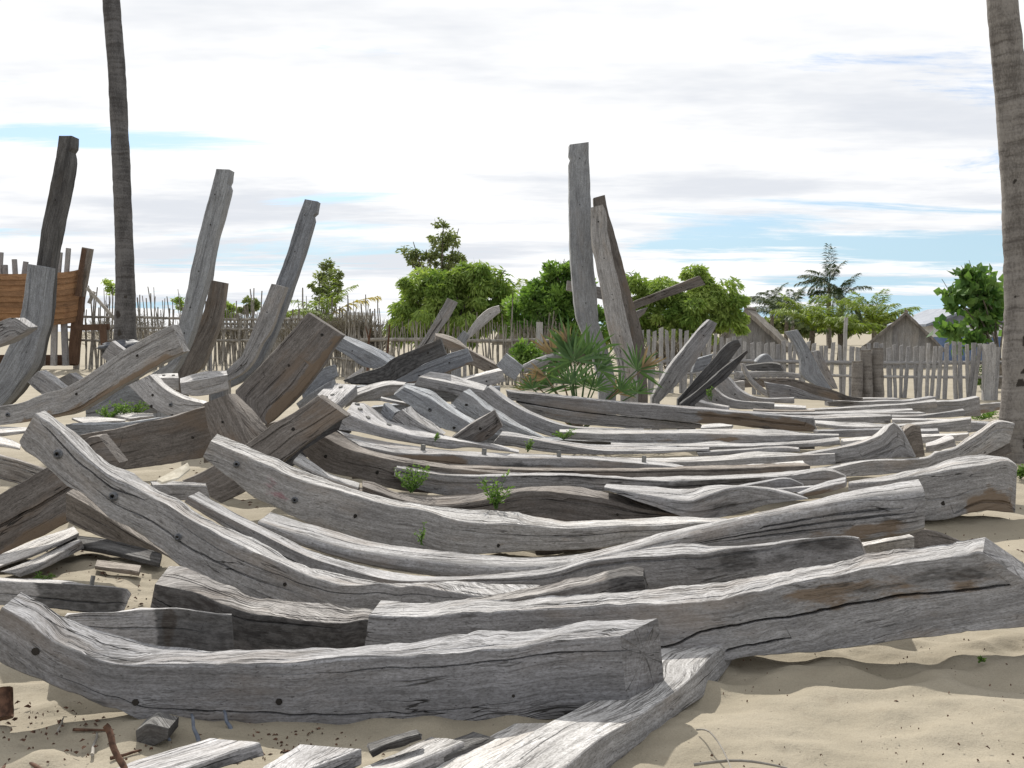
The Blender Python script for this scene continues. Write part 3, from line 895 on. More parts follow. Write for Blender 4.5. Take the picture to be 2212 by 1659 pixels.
T(BEAM, 'blue grey board in shade beneath the long slanting rib', 'blue', (11, 11), (.12, .12), '185,875 205,868 280,832 330,852', '185,908 280,900 340,892', groove=(1, 0), group=G_PILE)
T(PLK, 'lit flat board with pointed end above brown rib section, nearer of two', 'pale', (9.9, 9.9), (.6, .6), '182,914 225,911 270,909', '182,919 225,917 270,912', '155,902 210,900 275,906', groove=(0, 1), r=.005, group=G_PILE)
T(PLK, 'lit flat board above brown rib section, right one of two', 'pale', (10.2, 10.2), (.5, .5), '281,904 332,898', '281,910 332,903', '239,895.5 284,891 330,894', groove=(0, 1), r=.005, group=G_PILE)
T(RIB, 'low dark rib in shade directly behind the brown rib section', 'blue', (9.25, 9.2), (.15, .15), '142,917 256,914 320,906 369,899', '150,950 270,930 369,912', groove=(1, 0), group=G_PILE)
T(STUB, 'small angled timber end standing left of long slanting rib, nearer one', 'grey', (12, 11.9), (.2, .2), '82,801 108,818 134,838', '60,825 88,850 110,862', groove=(1, 0), group=G_PILE)
T(STUB, 'small angled timber end peeking over the middle of long slanting rib', 'grey', (13, 13), (.2, .2), '150,806 172,822', '122,820 140,842', groove=(0, 0), group=G_PILE)
T(PLK, 'whitish tilted plank end in front of the left palm trunk', 'pale', (16, 16), (.15, .15), '241,737 268,757', '218,771 235,784', groove=(1, 0), group=G_PILE)
# --- treenailed keel slabs and ribs of the middle
T(BEAM, 'bright sunlit slab with square treenails, upper one behind the crossing timber', 'pale', (9.65, 10.2), (.4, .4), '722,878 746,855 770,832', '722,905 738,884 772,855', '686,853 700,838 716,826', groove=(1, 0),
  bolts=[('peg', .35, .45, .02), ('peg', .75, .45, .02), ('peg', .08, .6, .02)], group=G_PILE)
T(BEAM, 'long bright sunlit slab with square treenails tapering right to the middle ribs', 'pale', (8.9, 8.9), (.35, .35),
  '745,894 761,900 789,912 825,924 871,935 891,940 976,950 993,953 1061,964 1121,977', '732,928 777,934 834,948 919,962 976,970 1002,967 1090,975 1121,980',
  '762,870 790,872 812,886 840,904 880,916 950,936 993,947 1061,958 1121,972', groove=(1, 0), r=.008, rough=.007, group=G_PILE,
  bolts=[('peg', .05, .55, .022), ('peg', .13, .3, .022), ('peg', .26, .4, .022), ('peg', .66, .5, .02), ('peg', .04, .85, .022)])
T(BEAM, 'long pegged beam with brown and black stained face below the sunlit slab', 'grey', (8.6, 8.5), (.28, .28),
  '777,962 862,979 976,981.5 1033,987 1178,990 1220,990 1305,996 1419,1004 1476,1010', '777,967 843,987 976,1004 1047,1016 1090,1022 1178,1023 1300,1021 1362,1013 1447,1012 1476,1012',
  '726,929 777,943 806,949 891,963 976,972 1061,977 1178,981 1305,987 1419,996 1476,1007', groove=(1, 2), rough=.007, group=G_PILE,
  bolts=[('post', .22, .4, .02), ('post', .40, .5, .02), ('post', .62, .4, .018), ('post', .88, .4, .018)],
  stains=[('brown', .08, .36, 0, 1, .8), ('dark', .42, .66, .35, 1.2, .75), ('brown', .5, .75, .5, 1.2, .7)])
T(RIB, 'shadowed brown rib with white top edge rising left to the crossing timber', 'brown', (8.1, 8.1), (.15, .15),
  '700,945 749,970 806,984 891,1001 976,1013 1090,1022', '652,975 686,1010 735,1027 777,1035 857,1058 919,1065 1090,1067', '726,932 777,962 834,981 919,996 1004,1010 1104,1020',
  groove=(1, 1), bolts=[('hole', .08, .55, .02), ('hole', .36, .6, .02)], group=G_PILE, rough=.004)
T(RIB, 'short lit rib top between crossing timber and third rib of the fan', 'grey', (7.6, 7.5), (.12, .12), '635,994 669,1013 709,1033 774,1054', '632,1001 692,1041 774,1067', '648,979 678,999 709,1021 777,1043', groove=(1, 2), group=G_PILE)
T(BEAM, 'black speckled cracked beam running to the right behind the weeds', 'grey', (7.95, 8.0), (.26, .26),
  '857,1010 919,1021 976,1027 1178,1027 1220,1027 1305,1031 1391,1038 1504,1038 1640,1031 1714,1026 1794,1017 1828,1029',
  '851,1030 919,1064 1033,1067 1106,1062 1220,1058 1362,1062 1447,1062 1504,1058 1599,1050 1723,1045 1755,1050 1828,1046',
  '857,1003 891,1004 976,1020 1104,1021 1220,1022 1305,1027 1391,1031 1504,1028 1634,1023 1714,1017.5 1791,1011 1826,1026',
  groove=(4, 3), rough=.009, gdepth=.02, group=G_PILE, stains=[('dark', .25, .5, 0, .35, .5), ('dark', .50, .85, 0, .8, .58)])
T(RIB, 'arched brown rib humped upward between the two green weeds and dark rib', 'brown', (7.45, 7.3), (.2, .2),
  '783,1050 851,1075 919,1090 962,1092 1019,1086 1075,1075 1118,1064 1178,1060 1206,1063 1263,1071 1319,1080 1362,1093 1419,1105 1487,1113',
  '783,1065 919,1110 1019,1114 1090,1112 1178,1122 1263,1126 1390,1122 1487,1119', '783,1038 806,1041 851,1061 919,1073 962,1074 1019,1070 1075,1058 1118,1053 1178,1051 1206,1050 1263,1054 1319,1065 1362,1072 1419,1092 1487,1109',
  groove=(2, 2), cracks=[('.3,.35 .5,.2 .7,.25 .95,.5', 1.6)], bolts=[('hole', .78, .7, .016)], group=G_PILE)
T(BEAM, 'twisted grey slab with flaking top beside the heavy log rib', 'grey', (7.3, 7.0), (.35, .35),
  '1305,1052 1362,1063 1440,1077 1492,1081 1537,1066 1581,1054 1652,1056 1688,1063 1745,1077', '1305,1058 1400,1090 1470,1114 1510,1122 1599,1111 1652,1092 1735,1079',
  '1310,1045 1400,1052 1501,1056 1528,1048 1590,1049 1670,1053 1746,1075', groove=(2, 3), rough=.009, group=G_PILE, stains=[('dark', .5, 1, .3, 1.2, .35)])
T(PLK, 'thin plank with lit edge above the twisted grey slab, ending at a point', 'grey', (7.65, 7.6), (.2, .2), '1590,1052 1645,1043 1700,1034 1730,1045', '1590,1054 1650,1056 1735,1052', '1590,1049 1645,1039 1700,1031 1732,1043', groove=(0, 0), group=G_PILE)
T(PLK, 'short wedge plank with lit top standing near right end of speckled beam', 'grey', (7.25, 7.2), (.2, .2), '1730,1067 1777,1053 1826,1042', '1732,1074 1777,1066 1828,1051', '1718,1064 1759,1049 1828,1030', groove=(0, 1), stains=[('brown', 0, 1, 0, 1.2, .45)], group=G_PILE)
T(PLK, 'narrow strip of wood lying flat left of the short wedge plank', 'pale', (7.45, 7.4), (.15, .15), '1670,1057 1757,1051', '1688,1065 1737,1063', '1670,1054 1757,1048', groove=(0, 0), group=G_PILE)
T('rounded_log', 'pale log with round sawn end lying along the speckled beam', 'pale', (8.45, 8.4), (.2, .2),
  '1305,1023 1376,1023 1476,1025 1492,1021 1581,1019 1670,1014 1742,1007', '1305,1027 1492,1033 1581,1031 1670,1026 1748,1015', '1302,1021 1391,1014 1504,1008.5 1546,1008 1634,1001 1734,994', r=.04, groove=(1, 2), group=G_PILE)
T(BEAM, 'wide flat sunlit timber with square end behind the pale log', 'grey', (9, 9), (.4, .4),
  '1330,997 1400,999 1492,997 1546,995 1617,990 1714,984 1803,980', '1330,1003 1492,1010 1600,1010 1741,1007 1805,1003', '1330,988 1400,989 1492,987 1581,982 1634,975 1670,977 1714,980 1803,978', groove=(1, 3), group=G_PILE)
T(RIB, 'grey rib curving up to a sharp tip at right, cracks along its broad end', 'grey', (9.45, 9.2), (.2, .2),
  '1714,986 1776,975 1819,966 1850,960 1881,951 1908,937 1931,914 1948,931', '1714,999 1805,1003 1819,1000 1870,996 1908,991 1977,989', '1714,981 1776,971 1830,959 1885,943 1899,930 1919,914.6 1929,911 1950,929', groove=(2, 0),
  cracks=[('.55,.8 .75,.6 .95,.35', 1.3), ('.7,.85 .85,.75 1,.6', 1.2)], group=G_PILE, stains=[('brown', .82, 1, .6, 1.2, .4)])
T(STUB, 'rounded brown timber end right behind the sharp-tipped rib', 'brown', (9.7, 9.6), (.15, .15), '1938,946 1955,930 1972,919 1988,920', '1945,988 1970,988 1990,987 1998,985', groove=(1, 0), group=G_PILE)
T(RIB, 'long rib kinked by a knot and rising steeply to the right palm', 'grey', (8.75, 9.3), (.18, .18),
  '1775,1015 1794,1013 1819,1007 1881,996 1979,992 2011,987 2023,978 2059,971 2094,950 2130,927 2155,911 2192,916', '1775,1030 1826,1030 1926,1023 2050,1003 2086,989 2130,982 2182,956',
  '1775,1009 1819,1001 1881,992 1979,989 2007,984 2018,975 2038,973 2043,968 2059,966 2085,946.5 2121,925 2148,907 2188,914', groove=(1, 2), rough=.006, group=G_PILE, stains=[('dark', .05, .3, .1, .4, .4)])
T(STUB, 'brown lower wedge beneath the rib that rises to right palm', 'brown', (9.35, 9.35), (.15, .15), '2125,986 2150,973 2182,957', '2132,990 2160,987 2186,977', groove=(0, 0), group=G_PILE)
T(BEAM, 'massive block-ended timber with pitted sloping top, right side above lit sand', 'grey', (7.6, 8.0), (.4, .4),
  '1833,1044 1926,1037 1979,1029 2015,1023 2068,1012 2121,1005 2181,997 2197,1006', '1833,1075 1926,1098 2001,1125 2038,1122 2132,1104 2193,1109',
  '1833,1040 1881,1032 1935,1024 1970,1014 2015,1004 2059,991 2094,985 2139,984 2176,989', groove=(1, 4), rough=.007, r=.012, group=G_PILE,
  bolts=[('hole', .56, .66, .024)], stains=[('brown', .7, 1, .72, 1.2, .8), ('brown', .5, 1, .3, .9, .3)], cracks=[('.62,.95 .8,.82 .97,.85', 1.4)])
# --- far right rows
T(PLK, 'small lit board angled upward between sharp-tipped rib and knotted rib', 'pale', (9.95, 9.9), (.2, .2), '2000,964 2023,960 2061,948', '2000,977 2032,972 2066,964', '2000,957 2020,952 2047,941 2059,944', groove=(0, 0), group=G_PILE)
T(BEAM, 'straight low timber seen behind sharp-tipped rib, pale flat top', 'pale', (10.4, 10.4), (.35, .35), '1816,954 1883,948 1997,944 2089,938', '1816,964 1997,959 2089,951', '1817,947 1885,942 1997,938 2093,934', groove=(0, 1), group=G_PILE)
T(STUB, 'short timber stub above the straight low timber at right', 'grey', (11, 11), (.25, .25), '1980,932 2027,930', '1980,942 2030,938', '1980,927 2025,925', groove=(0, 0), group=G_PILE)
T(RIB, 'long rib dipping then rising to a blunt end left of right palm', 'grey', (11.5, 11.3), (.35, .35),
  '1762,915 1819,920 1890,923 1919,922 1943,920 1997,916 2050,911 2096,905', '1762,921 1819,928 1890,931 1997,932 2050,933 2096,932', '1760,907.5 1819,911 1864,912 1904,916 1943,916 1979,913 2032,907.5 2098,901', groove=(1, 2), group=G_PILE)
T(RIB, 'low grey rib just below the dipping rib, right of the dark beam end', 'grey', (10.9, 10.9), (.15, .15), '1766,931 1820,930 1890,928 1910,927', '1766,940 1830,945 1910,941', groove=(0, 0), group=G_PILE)
T(PLK, 'thin pale plank pointing at the base of right palm', 'pale', (11.8, 11.8), (.25, .25), '2090,913 2120,914 2147,916', '2090,935 2120,930 2147,923', '2090,908 2120,909 2152,912', groove=(0, 0), group=G_PILE)
T(PLK, 'thin long plank with pale edge between the dipping rib and taller rib behind', 'pale', (12.1, 12.1), (.25, .25), '1927,906 1997,907.5 2060,908', '1927,914 2060,913', '1927,903 1997,904 2060,905', groove=(0, 0), group=G_PILE)
T(RIB, 'slim rib curving up to a pale rounded tip, fourth row from fence at right', 'grey', (12.8, 12.6), (.25, .25), '1926,900 1979,899 2015,895 2050,890 2083,886', '1926,906 2015,903 2086,899', '1926,896 1979,896 2032,890 2060,886 2079,882', groove=(0, 1), group=G_PILE)
T(BEAM, 'straight timber with dark sawn end in line with the slim curving rib', 'grey', (12.6, 12.6), (.4, .4), '1640,897 1759,904 1819,902 1924,899', '1640,905 1759,914 1924,914', '1640,893 1759,897 1819,894 1924,895', groove=(0, 1), stains=[('dark', .96, 1, None, 0, .8)], group=G_PILE)
T(PLK, 'splintery flat plank behind the timber with dark sawn end', 'pale', (14, 14), (.3, .3), '1760,891 1830,891 1900,890 1972,886', '1760,897 1900,898 1980,896', '1760,888 1819,888 1900,884 1970,882', groove=(0, 1), group=G_PILE)
T(RIB, 'long thin rib with bright edge reaching left, third row from fence', 'grey', (15, 14.6), (.22, .22), '1718,887 1819,881.7 1926,875.5 2023,867', '1718,893 1819,889 1974,884 2025,880', '1718,884 1819,878.5 1890,874 1961,869.5 2020,862', groove=(0, 1), group=G_PILE)
T(RIB, 'broad grey rib end rising right in front of picket fence near right palm', 'grey', (15.4, 15), (.18, .18), '1960,878 2025,868 2068,866 2116,857', '1974,893 2025,893 2086,900 2119,899', groove=(1, 0), group=G_PILE)
T(RIB, 'low rib end touching the right palm trunk in front of the fence', 'grey', (16.2, 16), (.15, .15), '2105,875 2119,873.6 2175,869', '2105,894 2119,893 2175,882', groove=(0, 0), stains=[('brown', 0, 1, .6, 1.2, .6)], group=G_PILE)
T(RIB, 'farthest long wavy rib below the palm-log stumps', 'grey', (17, 17), (.25, .25), '1791,868 1819,866 1864,868 1919,866 1960,866 1997,861 2022,857', '1791,878 1864,880 1960,878 2024,870', groove=(0, 0), group=G_PILE)
T(PLK, 'thin flat board just in front of the palm-log stumps', 'grey', (18.5, 18.5), (.3, .3), '1862,861 1945,861', '1862,867 1945,867', groove=(0, 0), group=G_PILE)
T(PLK, 'bright flat plank in the right rows beneath the swooping grey rib', 'pale', (15, 15), (.4, .4), '1586,873.7 1670,878 1741,881', '1586,880 1670,884 1741,886', '1586,869 1670,872 1741,877', groove=(0, 1), group=G_PILE)
T(PLK, 'thin tan strip of board lying just behind the long dark-ended beam', 'brown', (14, 14), (.3, .3), '1627,886 1700,888 1760,888', '1627,891 1760,893', '1627,883 1700,885 1760,885', groove=(0, 0), group=G_PILE)
T(RIB, 'grey rib swooping down from beside the black planks, nearer of two', 'grey', (14.6, 14.6), (.18, .18), '1543,838 1563,856 1590,865 1635,869 1672,872', '1505,866 1560,878 1600,884 1672,884', '1548,839 1566,855 1592,863 1636,867 1673,870', groove=(0, 0), bolts=[('hole', .2, .5, .016)], group=G_PILE)
T(RIB, 'grey rib swooping down beside the black planks, taller one behind', 'grey', (15.6, 15.6), (.18, .18), '1572,815 1590,836 1615,853 1643,860 1714,860', '1545,838 1581,862 1634,869 1714,872', '1577,815 1593,834 1618,851 1645,858 1716,858', groove=(0, 0), bolts=[('hole', .25, .5, .018)], group=G_PILE)
T(RIB, 'small lit rib end curving out at the foot of the black planks', 'pale', (13.5, 13.5), (.2, .2), '1495,862 1510,868 1535,874 1572,880', '1490,880 1535,884 1572,886', '1500,858 1514,863 1540,871 1576,877', groove=(0, 0), group=G_PILE)
T(RIB, 'thin curved rib arching down from under the stacked dark boards', 'grey', (16.5, 16.4), (.14, .14), '1602,786 1613,815 1634.5,841 1660,858 1700,864', '1608,786 1624,815 1640,831 1663,847 1714,857', groove=(0, 0), group=G_PILE)
T(PLK, 'dark board on top of the small stack near the picket fence', 'dark', (18, 18), (.3, .3), '1608,790 1672,785 1684,788', '1617,800 1670,801 1693,801', '1612,787 1674,782 1686,785', groove=(1, 0), group=G_PILE)
T(PLK, 'grey board under the dark board in the small stack', 'grey', (17.8, 17.8), (.35, .35), '1598,804 1688,803 1730,808', '1598,816 1688,814 1730,818', groove=(1, 0), group=G_PILE)
T(PLK, 'brown lower board of the small stack near picket fence', 'brown', (17.7, 17.7), (.35, .35), '1575,822 1650,820 1720,824', '1575,838 1650,836 1720,834', groove=(1, 0), group=G_PILE)
T(STUB, 'humped grey timber end resting on the small stack of boards', 'blue', (18.6, 18.6), (.25, .25), '1634,781 1645,769 1658,764 1670,777', '1636,787 1658,788 1671,787', groove=(0, 0), r=.03, group=G_PILE)
T(BEAM, 'big grey board leaning left against the fence, pointed top', 'blue', (17.2, 17.2), (.12, .12), '1698,717 1713,739 1729,778 1733,812 1762,832', '1724,712 1746,749 1768,790 1793,836 1797,841', groove=(1, 0), bolts=[('hole', .45, .5, .016)], group=G_PILE)
T(PLK, 'narrow grey board leaning behind the big pointed board', 'grey', (18, 18), (.12, .12), '1755,760 1765,785 1785,820 1800,840', '1769,757 1785,785 1800,815 1810,840', groove=(0, 0), group=G_PILE)
T(RIB, 'long brown sagging rib sloping right below the big pointed board', 'brown', (16.8, 16.8), (.18, .18), '1643,817 1714,819 1759,831 1812,847 1833,856 1864,859', '1652,826 1714,836 1759,856 1803,864 1864,866', groove=(1, 0), stains=[('dark', .78, 1, None, 0, .6)], group=G_PILE)
T(RIB, 'grey rib with bolt hole in shade under the sagging brown rib', 'grey', (16.2, 16.1), (.15, .15), '1655,826 1716,836 1759,853 1800,864', '1665,860 1730,862 1800,868', groove=(0, 0), bolts=[('hole', .35, .3, .016)], group=G_PILE)
T(STUB, 'little grey block end left of the thin curved rib', 'grey', (17.5, 17.5), (.2, .2), '1588,825 1609,823', '1588,844 1609,843', groove=(0, 0), group=G_PILE)
T(POST, 'short thick post leaning right with rough textured foot, right of fan palm', 'grey', (14, 14), (.18, .18),
  '1532.6,690 1515.5,707 1475.8,755.4 1447,792 1419,838 1408,860', '1549.6,698.6 1527,744 1498.5,786.6 1464,829 1433,860.5 1425,868', groove=(2, 0), bolts=[('hole', .13, .5, .014), ('hole', .55, .5, .012)], sink=True, group=G_PILE)
T(PLK, 'black tarred plank leaning right, upper of a crossed pair', 'dark', (13.4, 13.4), (.08, .08), '1595,734 1578,738 1532.6,786.6 1464,862', '1601,747 1561,798 1504,849 1478,874', groove=(2, 0), sink=True, r=.006, group=G_PILE)
T(PLK, 'black tarred plank leaning right, lower of a crossed pair', 'dark', (13.1, 13.1), (.08, .08), '1613.6,757 1561,797 1504,846 1470,872', '1616,761 1575,812 1532.6,849 1503,874', groove=(2, 0), sink=True, r=.006, group=G_PILE)
T(STUB, 'grey board corner between thick leaning post and black planks', 'blue', (16, 16), (.15, .15), '1505,775 1541,764', '1495,805 1530,800', groove=(0, 0), group=G_PILE)
# --- centre: tall posts
T(POST, 'tallest pale grey stem post at centre, nearly vertical with notched head', 'blue', (18.5, 18.5), (.26, .26),
  '1230.4,312 1228.6,336 1234,342 1228.6,346.7 1229.5,442.6 1232,549 1240,653 1245.6,687 1262.7,735.5 1277,764 1291,812 1294,838',
  '1271,306.8 1273,354 1276.6,442.6 1280,549 1289.7,641.8 1292.5,695.7 1308,744 1322,784 1331,838', lin=True, groove=(1, 0), r=.008, sink=True, group='tall stem posts',
  bolts=[('hole', .06, .5, .016), ('hole', .23, .48, .014), ('hole', .45, .5, .014), ('hole', .57, .5, .016), ('hole', .72, .45, .016)])
T(POST, 'pale grey stem post leaning left against the tallest post, front of the pair', 'grey', (18.1, 18.1), (.2, .2),
  '1277.5,448 1279,520.7 1288,567 1299.6,627.6 1322,741 1333.7,775 1342,838', '1302,442 1307.6,453 1314.7,510 1325.4,567 1336.5,607.6 1353.6,684 1369,749.7 1379,838', groove=(1, 0), r=.008, sink=True, group='tall stem posts',
  cracks=[('.02,.35 .1,.4 .2,.38', 1.2)], bolts=[('hole', .07, .45, .018), ('hole', .24, .5, .016), ('hole', .42, .5, .014), ('hole', .45, .5, .014), ('hole', .6, .45, .016)])
T(POST, 'darker grey stem post leaning left directly behind the front leaning one', 'brown', (18.7, 18.7), (.2, .2),
  '1282,427.5 1282.8,444.4 1300,513 1325,620 1350,740 1365,838', '1306,421 1311,446 1332.5,520.7 1346.7,577 1353.6,602 1373.5,670 1387.7,718.5 1393.4,764 1399,838', groove=(1, 0), r=.008, sink=True, group='tall stem posts')
T(BEAM, 'grey beam passing behind the tall centre posts, sloping down to right', 'grey', (19.2, 19.2), (.2, .2), '1225.7,606 1285.4,617.6 1330,630', '1224,626 1285,641.8 1330,655', groove=(1, 0), group=G_PILE)
T(BEAM, 'brown grey beam jutting up to the right from the centre posts', 'brown', (19.5, 19.5), (.2, .2), '1335,665 1373.5,649 1419,632 1511,595', '1340,685 1376,667 1433,644.6 1524,614.8', groove=(1, 0), bolts=[('hole', .45, .6, .014), ('hole', .72, .5, .014)], group=G_PILE)
T(STUB, 'small grey beam end under the jutting beam at centre posts', 'grey', (19.9, 19.9), (.2, .2), '1340,690 1376,672 1399,664', '1345,705 1376,690 1392,678', groove=(0, 0), group=G_PILE)
# --- left of centre tangle
T(POST, 'short grey post leaning right with long dark split, before the big green tree', 'grey', (15.5, 15.5), (.18, .18), '966.7,644 947,678 924,717 901,750.6 885,780', '988,653 968.5,688.5 947,717 934,740 915,785', groove=(1, 0), cracks=[('.2,.55 .4,.5 .6,.45', 2.2)], sink=True, group=G_PILE)
T(RIB, 'thin crooked S-shaped timber pointing up right near the green tree', 'pale', (16, 16), (.14, .14), '1078,660 1058,665 1033,685 1010,719 1000,738', '1081,674 1056,694 1027,719.5 1007,737', groove=(0, 0), bolts=[('hole', .15, .5, .012), ('hole', .5, .5, .012)], sink=True, group=G_PILE)
T(STUB, 'stubby board end between the split post and crooked timber', 'blue', (15.7, 15.7), (.15, .15), '1000.4,714 988,731 975,760', '1014,724 1004,745 995,765', groove=(0, 0), sink=True, group=G_PILE)
T(BEAM, 'grey beam with pale weathered top sloping down right from brown slab', 'blue', (13, 12.8), (.25, .25), '735,728 741,731 789,756 835,781 850,790', '720,752 755.4,772 782,790 830,800', '735,719 741,722 782,738 853,771', groove=(1, 1), bolts=[('hole', .3, .5, .012)], group=G_PILE)
T(RIB, 'black charred rib rising right over the blue grey plank, centre left', 'dark', (11.5, 12), (.22, .22), '741,822.6 782,805.7 826.4,791.5 844,777 897.5,754 950.7,731', '764,830.5 808.7,832 849.5,821.7 906,791.5 963,766', groove=(2, 0), bolts=[('hole', .83, .5, .018)], stains=[('dark', 0, .75, -.2, 1.2, .75)], group=G_PILE)
T(RIB, 'smooth blue grey plank with two holes beneath the black charred rib', 'blue', (12.4, 12.6), (.18, .18), '849.5,822 906,792 963,767 1009,752', '870,832 885,829 942,814.6 984.5,798.6 1022,781', groove=(1, 0), bolts=[('hole', .3, .55, .014), ('hole', .72, .5, .014)], stains=[('brown', 0, 1, .88, 1.2, .8)], group=G_PILE)
T(RIB, 'dark bent beam sloping down right behind the smooth blue grey plank', 'brown', (13.2, 13.2), (.2, .2), '942,725 977,738 1006,752 1048,775.5 1072,789', '940,740 959.6,748 990,770 1022,789.7 1050,804 1072,806', '940,720 963,723 995,737 1008,750 1068,781', groove=(1, 1), bolts=[('hole', .88, .5, .014)], group=G_PILE)
T(STUB, 'square grey board set on edge left of the fan palm', 'blue', (12.9, 12.8), (.12, .12), '1094,763 1112,778 1131,793', '1072,790 1090,808 1112,822', groove=(0, 0), group=G_PILE)
T('branch_log', 'smooth pale branch log rising right behind the fan palm leaves', 'pale', (13.6, 13.6), (.12, .12), '1130,788 1157,775 1192,764 1212,762', '1133,807 1174,795 1198,779 1215,775', r=.05, groove=(1, 0), group=G_PILE)
T(BEAM, 'low timber with bright top left of the square grey board', 'pale', (12.2, 12.1), (.25, .25), '1000,821 1068,804 1085,800', '1005,836 1050,834 1092,824', '1000,815 1021,810 1077,796', groove=(0, 1), bolts=[('hole', .55, .6, .014)], group=G_PILE)
T(BEAM, 'long trough-like plank with pale lip sloping right below blue grey plank', 'grey', (11.5, 11.4), (.35, .35), '905,814 938,820 977,828 1045,843', '895,832 945,842 984,853 1035,860', '930,802 968,808 1010,820 1052,833', groove=(1, 1), stains=[('dark', .3, .7, .5, 1.2, .6)], group=G_PILE)
T(RIB, 'arched grey rib with pale top linking sunlit slab to the middle', 'grey', (10.2, 10.5), (.3, .3), '760.7,859 791,846.5 835,832 872.6,830.5', '743,882 764,872 817.5,861 872,847', '769,841 799.8,830.5 846,822.5 878,825', groove=(1, 1), bolts=[('hole', .97, .4, .02)], group=G_PILE)
T(RIB, 'wide blue grey rib with sunlit edge descending right from arched rib', 'blue', (9.95, 9.6), (.2, .2), '874,836 901,848 933,864 968.5,887 1018,916', '850,854 885,875 924,906 959.6,926 1004,935', '876,828 906,836 933,843 959.6,864 995,889 1030,909', groove=(1, 1), bolts=[('bolt', .45, .5, .02), ('hole', .85, .75, .02)], group=G_PILE)
T(RIB, 'blue grey rib with frayed pale edge and dark hole, beside weathered stub', 'blue', (10.3, 10), (.18, .18), '1000,846 1023.5,859 1048,882 1066,891 1084,905 1178,949', '975,872 1004,894 1031,909 1080,940 1130,955 1178,957', '1013,840 1023.5,848 1068,882 1118,913 1178,945', groove=(1, 1), bolts=[('hole', .12, .55, .022)], group=G_PILE, rough=.007)
T(RIB, 'sweeping rib with white upper edge curving into the right rows', 'grey', (11, 10.8), (.2, .2), '1054,836.6 1100.7,870.7 1163,902 1234,922.4 1305,926.4 1390,928', '1029.7,853.7 1069.5,885 1120.6,919 1180,940 1214,947 1390,944', '1060,831 1106.4,865 1163,896 1234,919 1305,924 1390.5,926', groove=(1, 0), rough=.003, group=G_PILE)
T(STUB, 'weathered squared stub tilted up with a peg hole, middle of the pile', 'rough', (9.2, 9.0), (.2, .2), '975,946 1020,915 1068,887', '1010,961 1045,954 1086,922', groove=(3, 1), bolts=[('hole', .55, .4, .02)], group=G_PILE)
T(RIB, 'low rib running right from the tilted stub, broad pale top', 'grey', (9.5, 9.5), (.3, .3), '1080,940 1095,941 1191.7,957 1277,971 1362,975 1447,973 1532,969', '1065,957 1163,974 1225,980 1362,981 1532,974', '1085,932 1110,935 1191.7,949 1277,959 1390,961 1447,964 1532,966', groove=(1, 2), group=G_PILE)
T(BEAM, 'straight timber with brown blotched face and ragged bright top', 'grey', (10.2, 10.2), (.4, .4), '1208.7,933 1305,937.5 1447,936 1580,939 1650,941 1741,939.4 1812,940', '1218,949 1333,955 1447,957 1580,957 1688,953 1759,949 1812,943', '1208.7,927 1305,928 1390,928.4 1504,927 1581,927 1684,928 1741,935 1812,937', groove=(1, 3), rough=.007, group=G_PILE,
  stains=[('brown', .36, .45, .1, .9, .85), ('brown', .5, .66, .1, 1, .85), ('brown', .2, .8, .3, 1, .3)])
T(PLK, 'short lit wedge lying below the right part of the long dark-ended beam', 'pale', (11.6, 11.6), (.25, .25), '1514,925 1580,920', '1514,930 1580,926', '1516,918 1550,914 1584,918', groove=(0, 1), group=G_PILE)
T(BEAM, 'long low timber with knobbly pale top and blunt raised right end', 'grey', (9.85, 9.85), (.4, .4), '1320,960 1419,962 1492,964 1599,964 1688,961 1759,957 1814,950', '1320,966 1492,970 1620,971 1705,969 1816,960', '1320,955 1419,956 1492,954 1551,949 1567,953 1599,956 1684,953 1741,950 1810,943', groove=(1, 3), rough=.008, group=G_PILE)
T(BEAM, 'narrow dark-faced timber just below the knobbly topped timber', 'grey', (9.45, 9.45), (.2, .2), '1506,978 1599,972 1697,967 1724,970', '1510,986 1617,980 1727,976', '1503,974 1599,969 1697,964 1726,968', groove=(0, 1), group=G_PILE)
T(BEAM, 'long straight squared beam with dark brown right end, below the fan palm', 'grey', (12.8, 12.2), (.25, .25), '1095,844 1106,846.6 1174.6,853.7 1305,866.5 1476,880.7 1649.6,895 1755,903', '1100,864 1115,866.5 1248.5,887.8 1362,899 1515.5,914.8 1583.7,918 1634.6,925 1764,934',
  '1092,841 1174.6,848.6 1305,863 1476,877 1649.6,891 1757,901', groove=(1, 1), r=.008, cracks=[('.55,.35 .75,.45 .98,.6', 1.4)], stains=[('brown', .6, 1, 0, 1.2, .75), ('dark', .72, 1, 0, 1.2, .36)], group=G_PILE)
T(BEAM, 'second squared beam stacked beneath the long straight dark-ended beam', 'grey', (12.75, 12.5), (.25, .25), '1115,869 1248,890.5 1362,902 1517,917.5', '1140,885 1163,896 1220,912 1305,921 1390,926 1517,926', groove=(1, 0), r=.008, stains=[('brown', 0, .6, .3, .9, .4)], group=G_PILE)
T(STUB, 'small blue grey triangular block sitting on the long sunlit slab', 'blue', (9.25, 9.2), (.2, .2), '829,872 838,880 853,892', '820,899 835,905 845,909', '840,869 850,876 866,886', groove=(0, 0), group=G_PILE)
T(RIB, 'rough peeling rib piece lying against the long sunlit slab', 'grey', (9.2, 9.15), (.18, .18), '867,886 897.5,908 924,923 958,938', '838,908 879.7,922 924,936 951,941', '887,878 906,897 933,913 962,936', groove=(1, 2), rough=.008, group=G_PILE)
T(PLK, 'thin stick-like batten behind the small triangular block', 'pale', (10.1, 10.1), (.1, .1), '822,860 885,873', '822,866 884,878', '824,857 885,869.5', groove=(0, 0), r=.005, group=G_PILE)
T(PLK, 'blue grey plank end right of the broad brown slab', 'blue', (10.6, 10.6), (.12, .12), '650,838 693,797 722,788', '655,868 690,847 727,813', groove=(0, 0), group=G_PILE)
